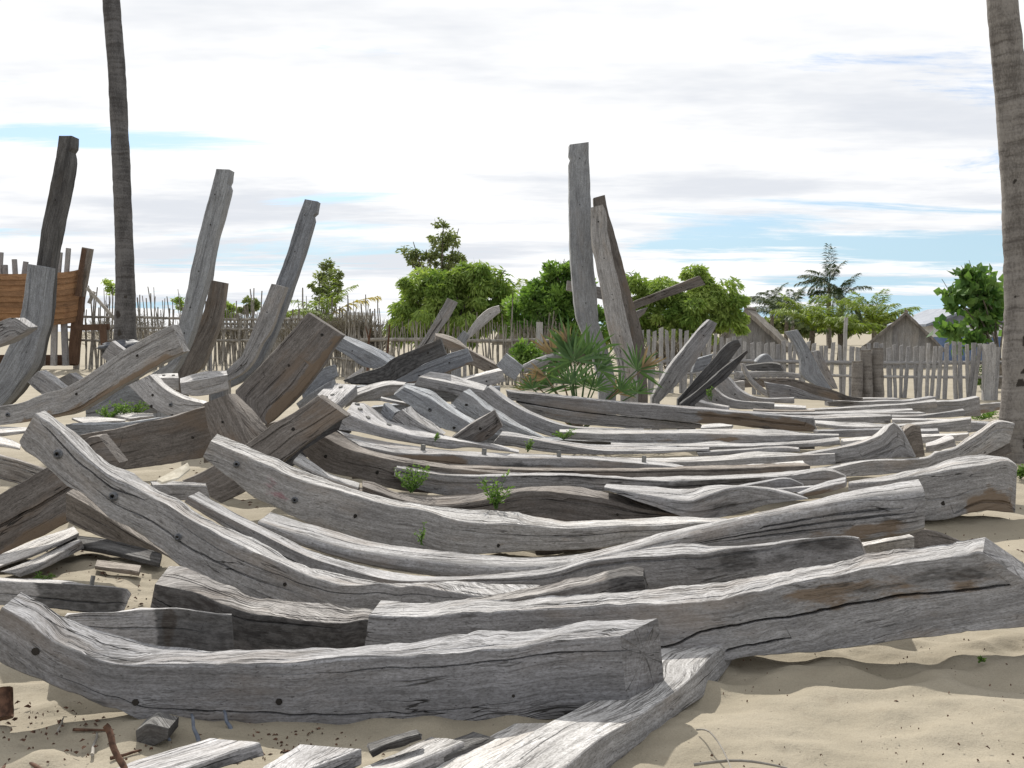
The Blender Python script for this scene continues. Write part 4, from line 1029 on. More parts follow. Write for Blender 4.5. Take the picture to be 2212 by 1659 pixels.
T(PLK, 'little pale batten between plank end and black charred rib', 'pale', (12.5, 12.5), (.12, .12), '748,817 782,794', '755,824 785,803', groove=(0, 0), group=G_PILE)
T(STUB, 'low shadowed timber left of the upper sunlit slab', 'blue', (10.4, 10.3), (.25, .25), '640,872 668,850 715,822', '660,905 690,880 720,850', groove=(1, 0), group=G_PILE)
# --- bottom front
T('curved_plank', 'thick curved plank on the sand running from the cracked beam to bottom edge', 'grey', (4.71, 4.25, 3.98, 3.72, 3.45, 3.18), .3,
  '1582,1386 1542,1413 1527,1426 1492,1466 1401,1534 1301,1594 1250,1634 1190,1684', '1582,1429 1542,1484 1527,1499 1492,1523 1401,1591 1301,1673 1250,1720 1190,1775', tv=(-.24, .05, 0.0), groove=(0, 1), rough=.003, amp=.0012, group=G_PILE)
T(PLK, 'sandy lit plank at bottom left pointing under the front timber', 'pale', (3.18, 3.52), (.12, .12), '320,1688 440,1646 562,1604', '322,1712 442,1672 566,1632', '150,1690 300,1640 445,1594', groove=(1, 2), rough=.008, r=.006, lin=True, group=G_PILE, stains=[('dark', .5, 1, .2, 1.2, .7)])
T(PLK, 'lit plank with rotten dark edge, bottom centre left under the front timber', 'pale', (3.2, 3.5), (.14, .14), '600,1686 690,1652 780,1617', '604,1718 694,1690 786,1655', '510,1698 580,1652 648,1608', groove=(1, 2), rough=.009, r=.006, lin=True, group=G_PILE, stains=[('dark', 0, 1, .0, 1.2, .8)])
T(PLK, 'grey edged narrow plank at bottom centre, between two lit planks', 'grey', (3.2, 3.62), (.16, .16), '800,1688 900,1645 1000,1602', '804,1722 904,1682 1006,1640', '690,1690 810,1644 930,1590', groove=(1, 2), rough=.009, r=.008, group=G_PILE, stains=[('dark', .45, 1, .5, 1.2, .4)])
T(PLK, 'broad white lit plank at bottom centre right under the sawn end', 'pale', (3.2, 3.75), (.16, .16), '980,1696 1110,1628 1250,1560', '984,1730 1116,1666 1256,1594', '850,1696 980,1630 1110,1566', groove=(1, 3), r=.008, group=G_PILE)
T(PLK, 'crumbling rotten board beside the curved plank at bottom', 'rough', (3.3, 3.7), (.12, .12), '1110,1690 1190,1645 1240,1615 1285,1588', '1115,1710 1196,1665 1246,1632 1288,1600', '1080,1668 1130,1632 1180,1600 1260,1570', groove=(2, 4), rough=.014, gdepth=.03, group=G_PILE, stains=[('dark', 0, .75, None, 0, .8)])
T(STUB, 'dark six-sided beam end half buried in sand below the front timber', 'dark', (3.75, 3.72), (.12, .12), '293,1578 318,1562 364,1574', '296,1606 330,1613 362,1597', groove=(0, 0), rough=.002, amp=.001, lin=True, group=G_PILE)
T(BEAM, 'dark filler timber for the shade under the crossing timber beside the brown shadowed rib', 'dark', (8.95, 9.2), (.25, .25), '560,985 620,950 680,915 745,892', '590,1030 650,995 700,962 750,940', groove=(1, 0), group=G_PILE)  # added dark so the gap looks deep in shade
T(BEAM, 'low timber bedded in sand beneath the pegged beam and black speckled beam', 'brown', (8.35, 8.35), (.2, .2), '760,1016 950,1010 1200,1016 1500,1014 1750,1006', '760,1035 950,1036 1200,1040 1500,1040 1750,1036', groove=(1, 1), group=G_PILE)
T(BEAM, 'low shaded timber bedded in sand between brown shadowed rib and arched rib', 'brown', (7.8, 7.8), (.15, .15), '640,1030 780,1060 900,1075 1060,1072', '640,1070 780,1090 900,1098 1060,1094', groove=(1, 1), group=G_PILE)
T(BEAM, 'low timber bedded in sand below the sweeping white-edged rib', 'blue', (10.6, 10.6), (.2, .2), '1040,935 1250,952 1500,956 1760,953', '1040,960 1250,972 1500,972 1760,970', groove=(0, 1), group=G_PILE)
T(BEAM, 'low timber on the sand behind the wide blue grey rib, middle of pile', 'blue', (10.9, 10.9), (.25, .25), '800,880 900,872 1000,882 1080,900', '800,915 900,920 1000,930 1080,940', groove=(0, 1), group=G_PILE)
T(BEAM, 'long low timber on the sand in the shade behind fourth row at right', 'grey', (13.4, 13.4), (.25, .25), '1560,890 1700,893 1850,893 2000,892', '1560,903 1700,906 1850,907 2000,905', groove=(0, 1), group=G_PILE)
T(BEAM, 'shaded low timber on sand behind the arched grey rib and charred rib', 'blue', (12.0, 11.9), (.3, .3), '740,838 850,830 960,836 1080,836', '740,868 850,866 960,868 1080,866', groove=(0, 1), group=G_PILE)
T(PLK, 'dark filler plank for the shadow between the two narrow bottom planks', 'dark', (3.25, 3.72), (.12, .12), '790,1700 880,1668 980,1624 1070,1592', '800,1720 890,1690 990,1644 1080,1608', '730,1690 850,1648 930,1612 1020,1580', groove=(1, 2), rough=.012, group=G_PILE)  # dark wood added to paint the black shadow gap
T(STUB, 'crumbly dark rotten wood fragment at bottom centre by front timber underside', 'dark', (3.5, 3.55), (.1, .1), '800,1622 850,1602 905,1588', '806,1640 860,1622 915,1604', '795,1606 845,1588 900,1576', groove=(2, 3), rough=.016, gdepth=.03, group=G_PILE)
T(PLK, 'short plank with lit top on the sand patch behind the three-bolt rib', 'grey', (6.9, 6.9), (.2, .2), '330,1049 395,1047 446,1051', '335,1078 400,1082 455,1086', '325,1040 385,1039 444,1043', groove=(1, 1), group=G_PILE)
T(PLK, 'dark filler board for the shaded sand under the three-bolt rib, longer of two', 'dark', (7.12, 6.55), (.22, .22), '120,1172 220,1186 345,1216', '120,1182 220,1196 345,1226', '125,1150 225,1164 350,1190', groove=(0, 2), group=G_PILE)  # dark board added where the sand is only in shadow
T(PLK, 'dark filler board for the shaded sand under the three-bolt rib, shorter of two', 'brown', (6.48, 6.3), (.14, .14), '205,1222 300,1236', '205,1230 300,1245', '210,1208 305,1220', groove=(0, 1), group=G_PILE)  # second board added to darken the same shadowed sand
T(BEAM, 'shaded brown beam lying behind the brown rib section and crossing timber', 'brown', (9.6, 9.5), (.2, .2), '440,950 520,930 620,905', '440,1000 520,985 620,960', groove=(1, 0), group=G_PILE)
# ------------------------------------------------------------------ vegetation helpers
def leaf_mat(name, a, b, trans=0.35):
    m, g, bs, out = mat_new(name)
    va = g.n('ShaderNodeAttribute', attribute_name='var').outputs['Fac']
    c = g.mix(va, a, b)
    g.L(c, bs.inputs['Base Color'])
    bs.inputs['Roughness'].default_value = 0.55
    tr = g.n('ShaderNodeBsdfTranslucent')
    g.L(g.mix(1.0, c, (1.3, 1.35, 0.7), 'MULTIPLY'), tr.inputs[0])
    mx = g.n('ShaderNodeMixShader')
    mx.inputs[0].default_value = trans
    g.L(bs.outputs[0], mx.inputs[1])
    g.L(tr.outputs[0], mx.inputs[2])
    g.L(mx.outputs[0], out.inputs[0])
    return m


LF_BRIGHT = leaf_mat('bright_feathery_leaf', (0.125, 0.21, 0.04), (0.37, 0.46, 0.13))
LF_DARK = leaf_mat('dull_olive_leaf', (0.10, 0.135, 0.05), (0.22, 0.25, 0.11), 0.4)
LF_BUSH = leaf_mat('glossy_bush_leaf', (0.07, 0.145, 0.03), (0.22, 0.34, 0.085), 0.4)
LF_BIG = leaf_mat('broad_round_leaf', (0.05, 0.12, 0.03), (0.17, 0.28, 0.075), 0.35)
LF_PALM = leaf_mat('palm_frond_leaf', (0.085, 0.15, 0.02), (0.28, 0.34, 0.06), 0.4)
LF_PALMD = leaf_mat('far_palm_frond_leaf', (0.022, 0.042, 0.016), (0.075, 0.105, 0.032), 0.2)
LF_YEL = leaf_mat('yellowed_frond_leaf', (0.30, 0.25, 0.05), (0.45, 0.36, 0.09), 0.35)
LF_FAN = leaf_mat('fan_palm_leaf', (0.035, 0.085, 0.03), (0.11, 0.18, 0.065), 0.2)
LF_DRY = leaf_mat('dry_fan_leaf', (0.15, 0.10, 0.06), (0.30, 0.23, 0.14), 0.2)
LF_WEED = leaf_mat('green_weed_leaf', (0.075, 0.15, 0.03), (0.18, 0.28, 0.075), 0.35)
BARK = plain('tree_bark', (0.10, 0.085, 0.07), (0.20, 0.175, 0.145), 9, 0.95, 0.01)


def leaves(name, C, D, L, Wd, mat, parent, seed=1, fold=0.15, tone=None):
    """C centres, D long-axis directions, L lengths, Wd widths -> one leaf mesh"""
    rs = np.random.RandomState(seed)
    n = len(C)
    D = D / (np.linalg.norm(D, axis=1)[:, None] + 1e-9)
    rv = rs.normal(size=(n, 3))
    rv[:, 2] *= 0.5
    sd = np.cross(D, rv)
    sd /= np.linalg.norm(sd, axis=1)[:, None] + 1e-9
    L = np.broadcast_to(L, (n,))[:, None]
    Wd = np.broadcast_to(Wd, (n,))[:, None]
    nn = np.cross(sd, D)
    p0 = C - D * L * 0.5
    p1 = C + sd * Wd * 0.5 + nn * Wd * fold
    p2 = C + D * L * 0.5
    p3 = C - sd * Wd * 0.5 + nn * Wd * fold
    V = np.stack([p0, p1, p2, p3], 1).reshape(-1, 3)
    Fq = np.arange(4 * n).reshape(-1, 4)
    var = np.repeat(np.clip(rs.normal(0.45, 0.25, n) if tone is None else tone + rs.normal(0, 0.12, n), 0, 1), 4)
    return new_mesh(name, V, Fq, mat, parent, attrs={'var': var}, smooth=False)


def crown(blobs, Y, n, L, Wd, mat, parent, seed, droop=0.3, tuft=0.28, per=70, outward=1.0, depth=0.8):
    """blobs: (x, y, rx, ry) in traced pixels at distance Y.  Leaves gather in tufts through each blob."""
    rs = np.random.RandomState(seed)
    k = K * Y / F
    ar = np.array([b[2] * b[3] for b in blobs], float)
    Cs, Ds, shade = [], [], []
    cen = []
    for (x, y, rx, ry), a in zip(blobs, ar):
        c = P(x, y, Y)
        c = c + np.array([0, rs.uniform(-1, 1) * depth * rx * k * 0.6, 0])
        cen.append(c)
        nb = int(n * a / ar.sum())
        nt = max(5, int(nb / per))
        v = rs.normal(size=(nt, 3))
        v /= np.linalg.norm(v, axis=1)[:, None]
        rr = rs.uniform(0.15, 1.0, nt)[:, None] ** 0.6 * rs.uniform(0.8, 1.32, nt)[:, None]
        ext = np.array([rx * k, rx * k * depth, ry * k])
        tc_ = c + v * rr * ext
        ts = tuft * rs.uniform(0.45, 1.5, nt)
        w_ = rs.randint(0, nt, nb)
        o = rs.normal(size=(nb, 3))
        o /= np.linalg.norm(o, axis=1)[:, None]
        o = o * (rs.uniform(0, 1, nb)[:, None] ** 0.5) * ts[w_][:, None]
        o[:, 2] *= 0.75
        Cs.append(tc_[w_] + o)
        dd = outward * v[w_] * 0.4 + o / (ts[w_][:, None] + 1e-6) * 0.9 + rs.normal(size=(nb, 3)) * 0.35
        dd[:, 2] -= droop
        Ds.append(dd)
        shade.append(np.clip(rs.normal(0.45, 0.27, nt), 0, 1)[w_])
    C, D = np.concatenate(Cs), np.concatenate(Ds)
    m = len(C)
    leaves('crown', C, D, L * rs.uniform(0.7, 1.3, m), Wd * rs.uniform(0.7, 1.3, m), mat, parent, seed, tone=np.concatenate(shade))
    return cen


def tree(name, label, cat, x, Y, blobs, n, L, Wd, mat, seed, trunk_r=0.12, base_x=None, group=None, **kw):
    bx = P(base_x if base_x else x, 713, Y)
    root = thing(name, label, cat, (bx[0], Y, 0), group)
    cen = crown(blobs, Y, n, L, Wd, mat, root, seed, **kw)
    rs = random.Random(seed)
    mb = MB()
    cz = np.mean([c[2] for c in cen])
    fork = np.array([bx[0] + rs.uniform(-.1, .1), Y, max(0.4, cz * 0.35)])
    mb.tube([(bx[0], Y, -0.1), (bx[0] + rs.uniform(-.06, .06), Y, fork[2] * 0.5), fork], [trunk_r * 1.25, trunk_r, trunk_r * 0.8], 8, jit=.15, seed=seed)
    for c in cen:
        mid = (fork + c) / 2 + np.array([rs.uniform(-.25, .25), rs.uniform(-.2, .2), rs.uniform(-.1, .25)])
        mb.tube([fork, mid, c + (c - fork) * 0.15], [trunk_r * 0.5, trunk_r * 0.32, trunk_r * 0.1], 6, jit=.15, seed=seed)
    mb.build('trunk', BARK, root)
    return root


def frond(p0, az, el, L, droop, mat, parent, seed, leaflet=0.35, np_=34, name='frond', w=0.026):
    rs = np.random.RandomState(seed)
    t = np.linspace(0, 1, 12)
    h = np.array([math.cos(az), math.sin(az), 0])
    ang = el - droop * t**1.3
    st = L / 11
    pt = [np.array(p0, float)]
    for a in ang[1:]:
        pt.append(pt[-1] + st * (h * math.cos(a) + np.array([0, 0, math.sin(a)])))
    pt = np.array(pt)
    V, Fc, _ = tube(pt, np.linspace(0.022, 0.006, 12) * (L / 2.5), 4)
    V = list(V)
    Fc = list(Fc)
    side = np.array([-h[1], h[0], 0])
    for k in range(np_):
        tt = 0.10 + 0.9 * (k + 0.5) / np_
        p = np.array([np.interp(tt, t, pt[:, q]) for q in range(3)])
        a = np.interp(tt, t, ang)
        fw = h * math.cos(a) + np.array([0, 0, math.sin(a)])
        ll = leaflet * (0.45 + 0.75 * math.sin(math.pi * min(1, tt * 0.85 + 0.12))) * rs.uniform(0.8, 1.15)
        for sg in (-1, 1):
            d = side * sg * 0.8 + fw * 0.75 + np.array([0, 0, rs.uniform(-0.55, 0.10)])
            d /= np.linalg.norm(d)
            mid = p + d * ll * 0.5
            tip = p + d * ll * 0.95 + np.array([0, 0, -0.30 * ll])
            wv = np.cross(d, np.array([0, 0, 1.0]) + 0.4 * rs.normal(size=3))
            wv /= np.linalg.norm(wv) + 1e-9
            b = len(V)
            V += [p, mid + wv * w * L / 2, tip, mid - wv * w * L / 2]
            Fc.append((b, b + 1, b + 2, b + 3))
    var = np.clip(rs.normal(0.45, 0.2, len(V)), 0, 1)
    return new_mesh(name, np.array(V), Fc, mat, parent, attrs={'var': var}, smooth=False)


def palm(label, x, ytop, Y, mats, seed, L, nf=13, base_x=None, r=0.13, group='coconut palms beyond the fences', extra=(), leaflet=0.22, ell=(-0.25, 1.45)):
    rs = random.Random(seed)
    top = P(x, ytop, Y)
    bx = P(base_x or x, 713, Y)[0]
    root = thing('coconut_palm', label, 'palm tree', (bx, Y, 0), group)
    mid = np.array([(bx + top[0]) / 2 + rs.uniform(-.1, .1), Y, top[2] / 2])
    MB().tube([(bx, Y, -.1), mid, top], [r * 1.2, r, r * 0.85], 8, jit=.1, seed=seed).build('trunk', BARK, root)
    for k in range(nf):
        az = k * 2.4 + rs.uniform(-.3, .3)
        el = ell[0] + (ell[1] - ell[0]) * ((k * 0.618) % 1.0)
        frond(top, az, el, L * rs.uniform(0.8, 1.1), rs.uniform(0.7, 1.3), mats, root, seed * 50 + k, leaflet * L, 46)
    for (az, el, l, dr, m) in extra:
        frond(top, az, el, l, dr, m, root, seed * 50 + int(az * 10) + 700, leaflet * l, 46)
    return root


# ------------------------------------------------------------------ palm trunks in front
def palm_bark(ca=(0.095, 0.085, 0.077), cb=(0.235, 0.218, 0.20), nm='ringed_palm_bark'):
    m, g, bs, out = mat_new(nm)
    uv = g.n('ShaderNodeUVMap', uv_map="UVMap").outputs[0]
    wn = g.noise(g.map(uv, (2.0, 4.0, 1)), 1.0, 3.0, 0.6, 0, True)
    wp = g.n('ShaderNodeVectorMath', operation='MULTIPLY_ADD')
    g.L(wn, wp.inputs[0])
    wp.inputs[1].default_value = (0.10, 0.0, 0)
    g.L(uv, wp.inputs[2])
    rg = g.noise(g.map(wp.outputs[0], (17, 1.2, 1)), 1.0, 3.0, 0.6)
    fi = g.noise(g.map(uv, (26, 45, 1)), 1.0, 5.0, 0.7)
    bl = g.noise(g.map(uv, (1.6, 4, 1)), 1.0, 4.0, 0.6)
    t = g.math('ADD', g.math('MULTIPLY', rg, 0.5), g.math('ADD', g.math('MULTIPLY', fi, 0.65), g.math('MULTIPLY', bl, 0.7)))
    c = g.mix(g.ss(t, 0.72, 1.12), ca, cb)
    c = g.mix(g.math('MULTIPLY', g.ss(rg, 0.40, 0.34), 0.35), c, (0.06, 0.05, 0.043))
    ad = g.n('ShaderNodeAttribute', attribute_name='dark').outputs['Fac']
    dm = g.ss(g.math('ADD', ad, g.math('MULTIPLY', g.math('SUBTRACT', fi, 0.5), 1.2)), 0.4, 0.6)
    c = g.mix(g.math('MULTIPLY', dm, g.ss(ad, 0.03, 0.2)), c, (0.035, 0.03, 0.026))
    g.L(c, bs.inputs['Base Color'])
    g.L(g.bump(g.math('ADD', g.math('MULTIPLY', rg, 0.9), g.math('MULTIPLY', fi, 0.5)), 0.8, 0.010), bs.inputs['Normal'])
    return m


M_PALM = palm_bark()
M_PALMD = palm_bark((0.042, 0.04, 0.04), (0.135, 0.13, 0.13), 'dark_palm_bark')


def palm_trunk(label, path, Y, seed, scars=(), mat=None):
    """path: (x centre, y, half width) traced pixels, top to bottom"""
    a = np.array(path, float)
    n = 150
    yy = np.linspace(a[0, 1], a[-1, 1], n)
    xc = np.interp(yy, a[:, 1], a[:, 0])
    hw = np.interp(yy, a[:, 1], a[:, 2])
    ker = np.ones(9) / 9
    xc = np.convolve(np.pad(xc, 4, 'edge'), ker, 'valid')
    C = P(xc, yy, np.full(n, Y))
    r = hw * K * Y / F
    z = C[:, 2]
    r = r * (1 + 0.012 * fbm(z / 0.09, 0 * z, seed, 2) * 2 + 0.05 * fbm(z / 0.6, 0 * z, seed + 3, 2))
    C = np.vstack([C, [C[-1] + [0, 0, -0.3]]])
    r = np.append(r, r[-1] * 1.15)
    V, Fc, uv = tube(C, r, 28, jit=0.05, seed=seed)
    dk = np.zeros(len(V))
    for (sx, sy, sr) in scars:
        q = P(sx, sy, Y)
        dd = np.hypot(V[:, 0] - q[0], (V[:, 2] - q[2]) * 0.7)
        dk = np.maximum(dk, np.clip(1.5 - 1.15 * dd / (sr * K * Y / F), 0, 1) * (V[:, 1] < Y))
    root = thing('coconut_palm', label, 'palm tree', (C[-1][0], Y, 0))
    new_mesh('trunk', V, Fc, mat or M_PALM, root, uv=uv, attrs={'dark': dk})
    return root


palm_trunk('thick ringed palm trunk with dark hollows at the right edge', [(2150, -420, 30), (2164, 0, 31), (2180, 150, 33), (2194, 300, 35), (2204, 440, 37), (2210, 600, 38), (2212, 720, 40), (2211, 850, 44), (2209, 940, 50), (2209, 990, 56)], 12.0, 4,
           scars=[(2206, 735, 17), (2195, 800, 6), (2188, 826, 8), (2204, 955, 20), (2209, 690, 10), (2184, 640, 4), (2180, 395, 4)])
palm_trunk('slim dark palm trunk rising behind the pile at left', [(226, -300, 17), (240, 0, 18), (253, 160, 18), (259, 300, 18.5), (264, 406, 18.5), (268, 520, 18.5), (271, 605, 20.5), (270, 707, 23), (271, 745, 26), (271, 880, 30)], 22.0, 8,
           scars=[(262, 680, 7), (278, 640, 4), (266, 720, 6)], mat=M_PALMD)

# three sawn palm-log stumps by the fence
for i, (x0, x1, yt, yb, lb) in enumerate(((1839, 1862, 780, 862, 'shortest ringed palm-log stump of three by the picket fence'),
                                         (1860, 1884, 756, 862, 'middle palm-log stump of three standing by the picket fence'),
                                         (1884, 1910, 752, 862, 'dark right-hand palm-log stump of three by the picket fence'))):
    Yd = 21.4 + 0.12 * i
    a, b = P((x0 + x1) / 2, yt, Yd), P((x0 + x1) / 2, yb, Yd)
    rr = (x1 - x0) / 2 * K * Yd / F
    zz = np.linspace(a[2], -0.05, 24)
    C = np.stack([np.full(24, a[0]) + 0.02 * np.sin(zz * 3 + i), np.full(24, Yd), zz], -1)
    V, Fc, uv = tube(C, rr * (1 + 0.08 * fbm(zz / 0.08, 0 * zz, i + 40, 2) * 2), 16, jit=.06, seed=i)
    o = new_mesh('palm_log_stump', V, Fc, M_PALM, None, uv=uv, attrs={'dark': np.full(len(V), 0.32 if i == 2 else 0.1)})
    tag(o, lb, 'log stump', 'palm-log stumps by the fence')

# ------------------------------------------------------------------ fences
PICK = wood('picket_wood', (0.42, 0.418, 0.415), (0.26, 0.259, 0.26), (0.31, 0.29, 0.26), 0.4, 0.5)
rf = thing('picket_fence', 'grey upright picket fence with uneven tops along the right side', 'fence', (P(1800, 713, 23)[0], 23.2, 0))
rnd = random.Random(21)


def fY(x):
    return np.interp(x, [1370, 2200], [25.5, 22.6])


xx = 1374.0
picks = []
while xx < 2200:
    picks.append(xx)
    xx += rnd.uniform(11.0, 16.0)
for i, x in enumerate(picks):
    Yd = float(fY(x))
    top = np.interp(x, [1374, 1480, 1600, 1700, 1850, 2000, 2100, 2200], [716, 712, 734, 742, 746, 742, 744, 745]) + rnd.uniform(-6, 6)
    if 1905 < x < 1990:
        top += 4
    tall = abs(x - 1829) < 8
    if tall:
        top = 686
    p = P(x, top, Yd)
    lean = rnd.uniform(-0.06, 0.06) + (0.10 if rnd.random() < 0.12 else 0)
    hw = rnd.uniform(0.034, 0.052) * (0.9 if tall else 1)
    h = p[2] + 0.15
    nz = 7
    V, Fc, U = [], [], []
    for q in range(nz + 1):
        z = -0.15 + (h) * q / nz
        cx = p[0] - lean * (p[2] - z) + rnd.uniform(-.006, .006)
        ww = hw * (1 + rnd.uniform(-.08, .08))
        dpt = 0.016
        sl_ = rnd.uniform(-.02, .02) if q == nz else 0
        V += [(cx - ww, Yd - dpt, z + sl_), (cx + ww, Yd - dpt, z - sl_), (cx + ww, Yd + dpt, z - sl_), (cx - ww, Yd + dpt, z + sl_)]
        U += [(z, -ww + i), (z, ww + i), (z, ww + .03 + i), (z, -ww + .03 + i)]
    for q in range(nz):
        for e in range(4):
            e2 = (e + 1) % 4
            Fc.append((q * 4 + e, q * 4 + e2, q * 4 + 4 + e2, q * 4 + 4 + e))
    Fc += [(nz * 4, nz * 4 + 1, nz * 4 + 2, nz * 4 + 3)]
    new_mesh('picket', V, Fc, PICK, rf, uv=U, smooth=False)
for yl, yr, hh in ((781, 783, .045), (806, 815, .035)):
    a, b = P(1368, yl, fY(1368) + .06), P(2210, yr, fY(2210) + .06)
    MB().tube([a, a * .66 + b * .34 + [0, 0, .02], a * .33 + b * .67 + [0, 0, -.02], b], hh, 6, jit=.2, seed=3).build('rail', PICK, rf)
pp = P(2148, 745, 22.5)
MB().box((pp[0], 22.75, 0.5), (0.11, 0.07, 0.65), jit=.01).build('fence_post', PICK, rf, smooth=False)


def stick_fence(name, label, x0, x1, Y0, Y1, top, jit, n, rails, seed, r=(0.012, 0.026), zb=-0.1, tall=0.12):
    rd = random.Random(seed)
    cx = P((x0 + x1) / 2, 713, (Y0 + Y1) / 2)
    root = thing(name, label, 'fence', (cx[0], (Y0 + Y1) / 2, 0))
    for i in range(n):
        f = (i + rd.uniform(.1, .9)) / n
        x = x0 + (x1 - x0) * f
        Yd = Y0 + (Y1 - Y0) * f + rd.uniform(-.15, .15)
        tp = np.interp(f, np.linspace(0, 1, len(top)), top) + rd.uniform(-jit, jit)
        if rd.random() < tall:
            tp -= rd.uniform(15, 45)
        p = P(x, tp, Yd)
        rr = rd.uniform(*r)
        ln = rd.uniform(-.10, .10)
        zs = np.linspace(zb, p[2], 6)
        C = [(p[0] - ln * (p[2] - z) + rd.uniform(-.025, .025), Yd + rd.uniform(-.02, .02), z) for z in zs]
        V, Fc, uv = tube(C, np.linspace(rr * 1.1, rr * 0.55, 6), 5, jit=.2, seed=i)
        new_mesh('stick', V, Fc, M_STICK, root, uv=uv)
    for (ya, yb, rr) in rails:
        a, b = P(x0 - 6, ya, Y0 - .05), P(x1 + 6, yb, Y1 - .05)
        q = [a + (b - a) * k / 7 + np.array([0, rd.uniform(-.03, .03), rd.uniform(-.035, .035)]) for k in range(8)]
        MB().tube(q, rr, 6, jit=.2, seed=seed).build('rail', M_STICK, root)
    return root


stick_fence('stick_fence', 'tangled far stick fence behind the left palm and leaning posts', 150, 650, 41, 39, [655, 650, 662, 668, 675], 16, 98, [(684, 690, .05), (708, 712, .05), (735, 735, .05)], 3, (0.02, 0.05), tall=.2)
stick_fence('stick_fence', 'stick fence with a rail in front of the big green tree', 745, 1215, 30, 28.5, [690, 700, 700, 698, 700], 11, 88, [(734, 737, .055), (778, 790, .04)], 4, (0.018, 0.034))
stick_fence('stick_fence', 'low sunlit stick fence section just left of centre', 560, 800, 36, 33, [725, 712, 715], 14, 56, [(770, 773, .04)], 5, (0.018, 0.04), tall=.06)
stick_fence('stick_fence', 'second far row of grey sticks between the leaning posts and centre', 430, 820, 47, 45, [672, 676, 672], 14, 92, [(700, 702, .06)], 6, (0.025, 0.055), tall=.2)
for x in (1165,):
    p = P(x, 700, 28.6)
    tag(MB().box((p[0], 28.4, p[2] / 2), (.085, .06, p[2] / 2 + .05), jit=.01).build('fence_post', PICK, smooth=False), 'single squared grey post in the stick fence left of the bushes', 'post')
for i, (x, yt, yb, w_, lb) in enumerate(((800, 710, 760, 0.03, 'dark bare stake left one of two before the big green tree'), (842, 700, 770, 0.028, 'dark thin bare stake right one of two before the big green tree'))):
    a, b = P(x, yt, 27), P(x - 6, yb, 27)
    mb = MB().tube([(b[0], 27, -.1), b, a], [w_ * 1.3, w_, w_ * .6], 6, jit=.2, seed=i)
    if i == 0:
        mb.tube([(a + b) / 2, P(790, 705, 27)], [w_ * .8, w_ * .4], 5)
    tag(mb.build('bare_stake', M_RUST), lb, 'stake')

# ------------------------------------------------------------------ trees
tree('feathery_tree', 'big bright green feathery bushy tree left of centre behind stick fence', 'tree', 965, 35,
     [(905, 660, 62, 50), (960, 630, 75, 52), (1030, 640, 62, 60), (1080, 640, 26, 30), (870, 690, 45, 42), (1000, 690, 90, 45), (960, 665, 80, 45), (1010, 600, 40, 30), (1060, 690, 50, 45), (930, 705, 70, 35), (1035, 596, 30, 30), (1098, 630, 10, 12), (890, 625, 30, 22), (1075, 605, 12, 14), (985, 608, 48, 36), (930, 608, 30, 26)],
     29000, 0.25, 0.062, LF_BRIGHT, 11, 0.13, droop=0.75, per=210, tuft=0.34)
tree('olive_tree', 'tall sparse dull olive tree behind the big bright green tree', 'tree', 945, 62,
     [(957, 505, 34, 28), (900, 545, 24, 22), (925, 560, 26, 20), (955, 545, 30, 20), (985, 520, 12, 14), (985, 560, 22, 22), (893, 572, 20, 14), (970, 575, 22, 16), (940, 590, 50, 18)],
     3900, 0.24, 0.09, LF_DARK, 12, 0.2, droop=0.3, tuft=0.34, per=55)
tree('olive_tree', 'small rounded dull olive tree behind the young yellow-fronded palm', 'tree', 703, 60,
     [(704, 585, 22, 22), (722, 605, 20, 26), (690, 610, 22, 24), (700, 640, 34, 24), (730, 625, 12, 18)], 2500, 0.22, 0.085, LF_DARK, 13, 0.15, droop=0.3, tuft=0.34, per=55)
tree('leafy_bush', 'dark green bush with upright shoots left of the tallest post', 'bush', 1195, 33,
     [(1205, 590, 38, 26), (1190, 625, 46, 36), (1160, 665, 40, 40), (1215, 665, 45, 50), (1170, 720, 45, 45), (1215, 585, 30, 20), (1230, 730, 45, 50), (1150, 640, 22, 25), (1128, 690, 34, 44), (1255, 640, 30, 50), (1280, 700, 34, 50), (1240, 600, 24, 34)], 14500, 0.2, 0.075, LF_BUSH, 14, 0.1, droop=-0.1, per=130, tuft=0.28)
tree('leafy_bush', 'low bright green shrub at the stick fence below the dark bush', 'bush', 1140, 27.5, [(1140, 762, 30, 18), (1128, 770, 20, 14)], 1300, 0.13, 0.07, LF_WEED, 15, 0.04, droop=-.1)
tree('feathery_tree', 'wide green bushy tree right of the centre posts behind picket fence', 'tree', 1490, 36,
     [(1430, 620, 45, 30), (1490, 600, 40, 24), (1500, 650, 60, 45), (1560, 660, 45, 36), (1440, 680, 60, 45), (1570, 695, 36, 28), (1500, 710, 80, 30), (1390, 640, 30, 36), (1385, 700, 30, 40), (1375, 610, 14, 20), (1340, 660, 30, 50), (1330, 710, 34, 40), (1530, 625, 40, 30)],
     25000, 0.24, 0.062, LF_BRIGHT, 16, 0.12, droop=0.55, per=190, tuft=0.33)
tree('broad_leaf_tree', 'small tree with large round green leaves beside the right palm', 'tree', 2110, 27,
     [(2085, 600, 22, 18), (2062, 640, 22, 18), (2110, 630, 34, 30), (2145, 625, 24, 40), (2075, 660, 26, 16), (2120, 680, 36, 30), (2055, 715, 26, 22), (2090, 735, 34, 18), (2150, 690, 22, 40), (2100, 590, 12, 10), (2050, 625, 10, 10)],
     820, 0.27, 0.20, LF_BIG, 17, 0.06, base_x=2160, droop=-0.2, tuft=0.34, per=9)
tree('distant_tree', 'tiny distant green tree left of the left palm', 'tree', 235, 60, [(232, 620, 14, 12), (240, 632, 10, 8)], 320, 0.2, 0.1, LF_BRIGHT, 18, 0.06, droop=.2)
tree('distant_tree', 'distant dark round tree over the far stick fence', 'tree', 545, 75, [(545, 660, 18, 14), (530, 668, 14, 10)], 900, 0.3, 0.14, LF_DARK, 19, 0.12, droop=.2)
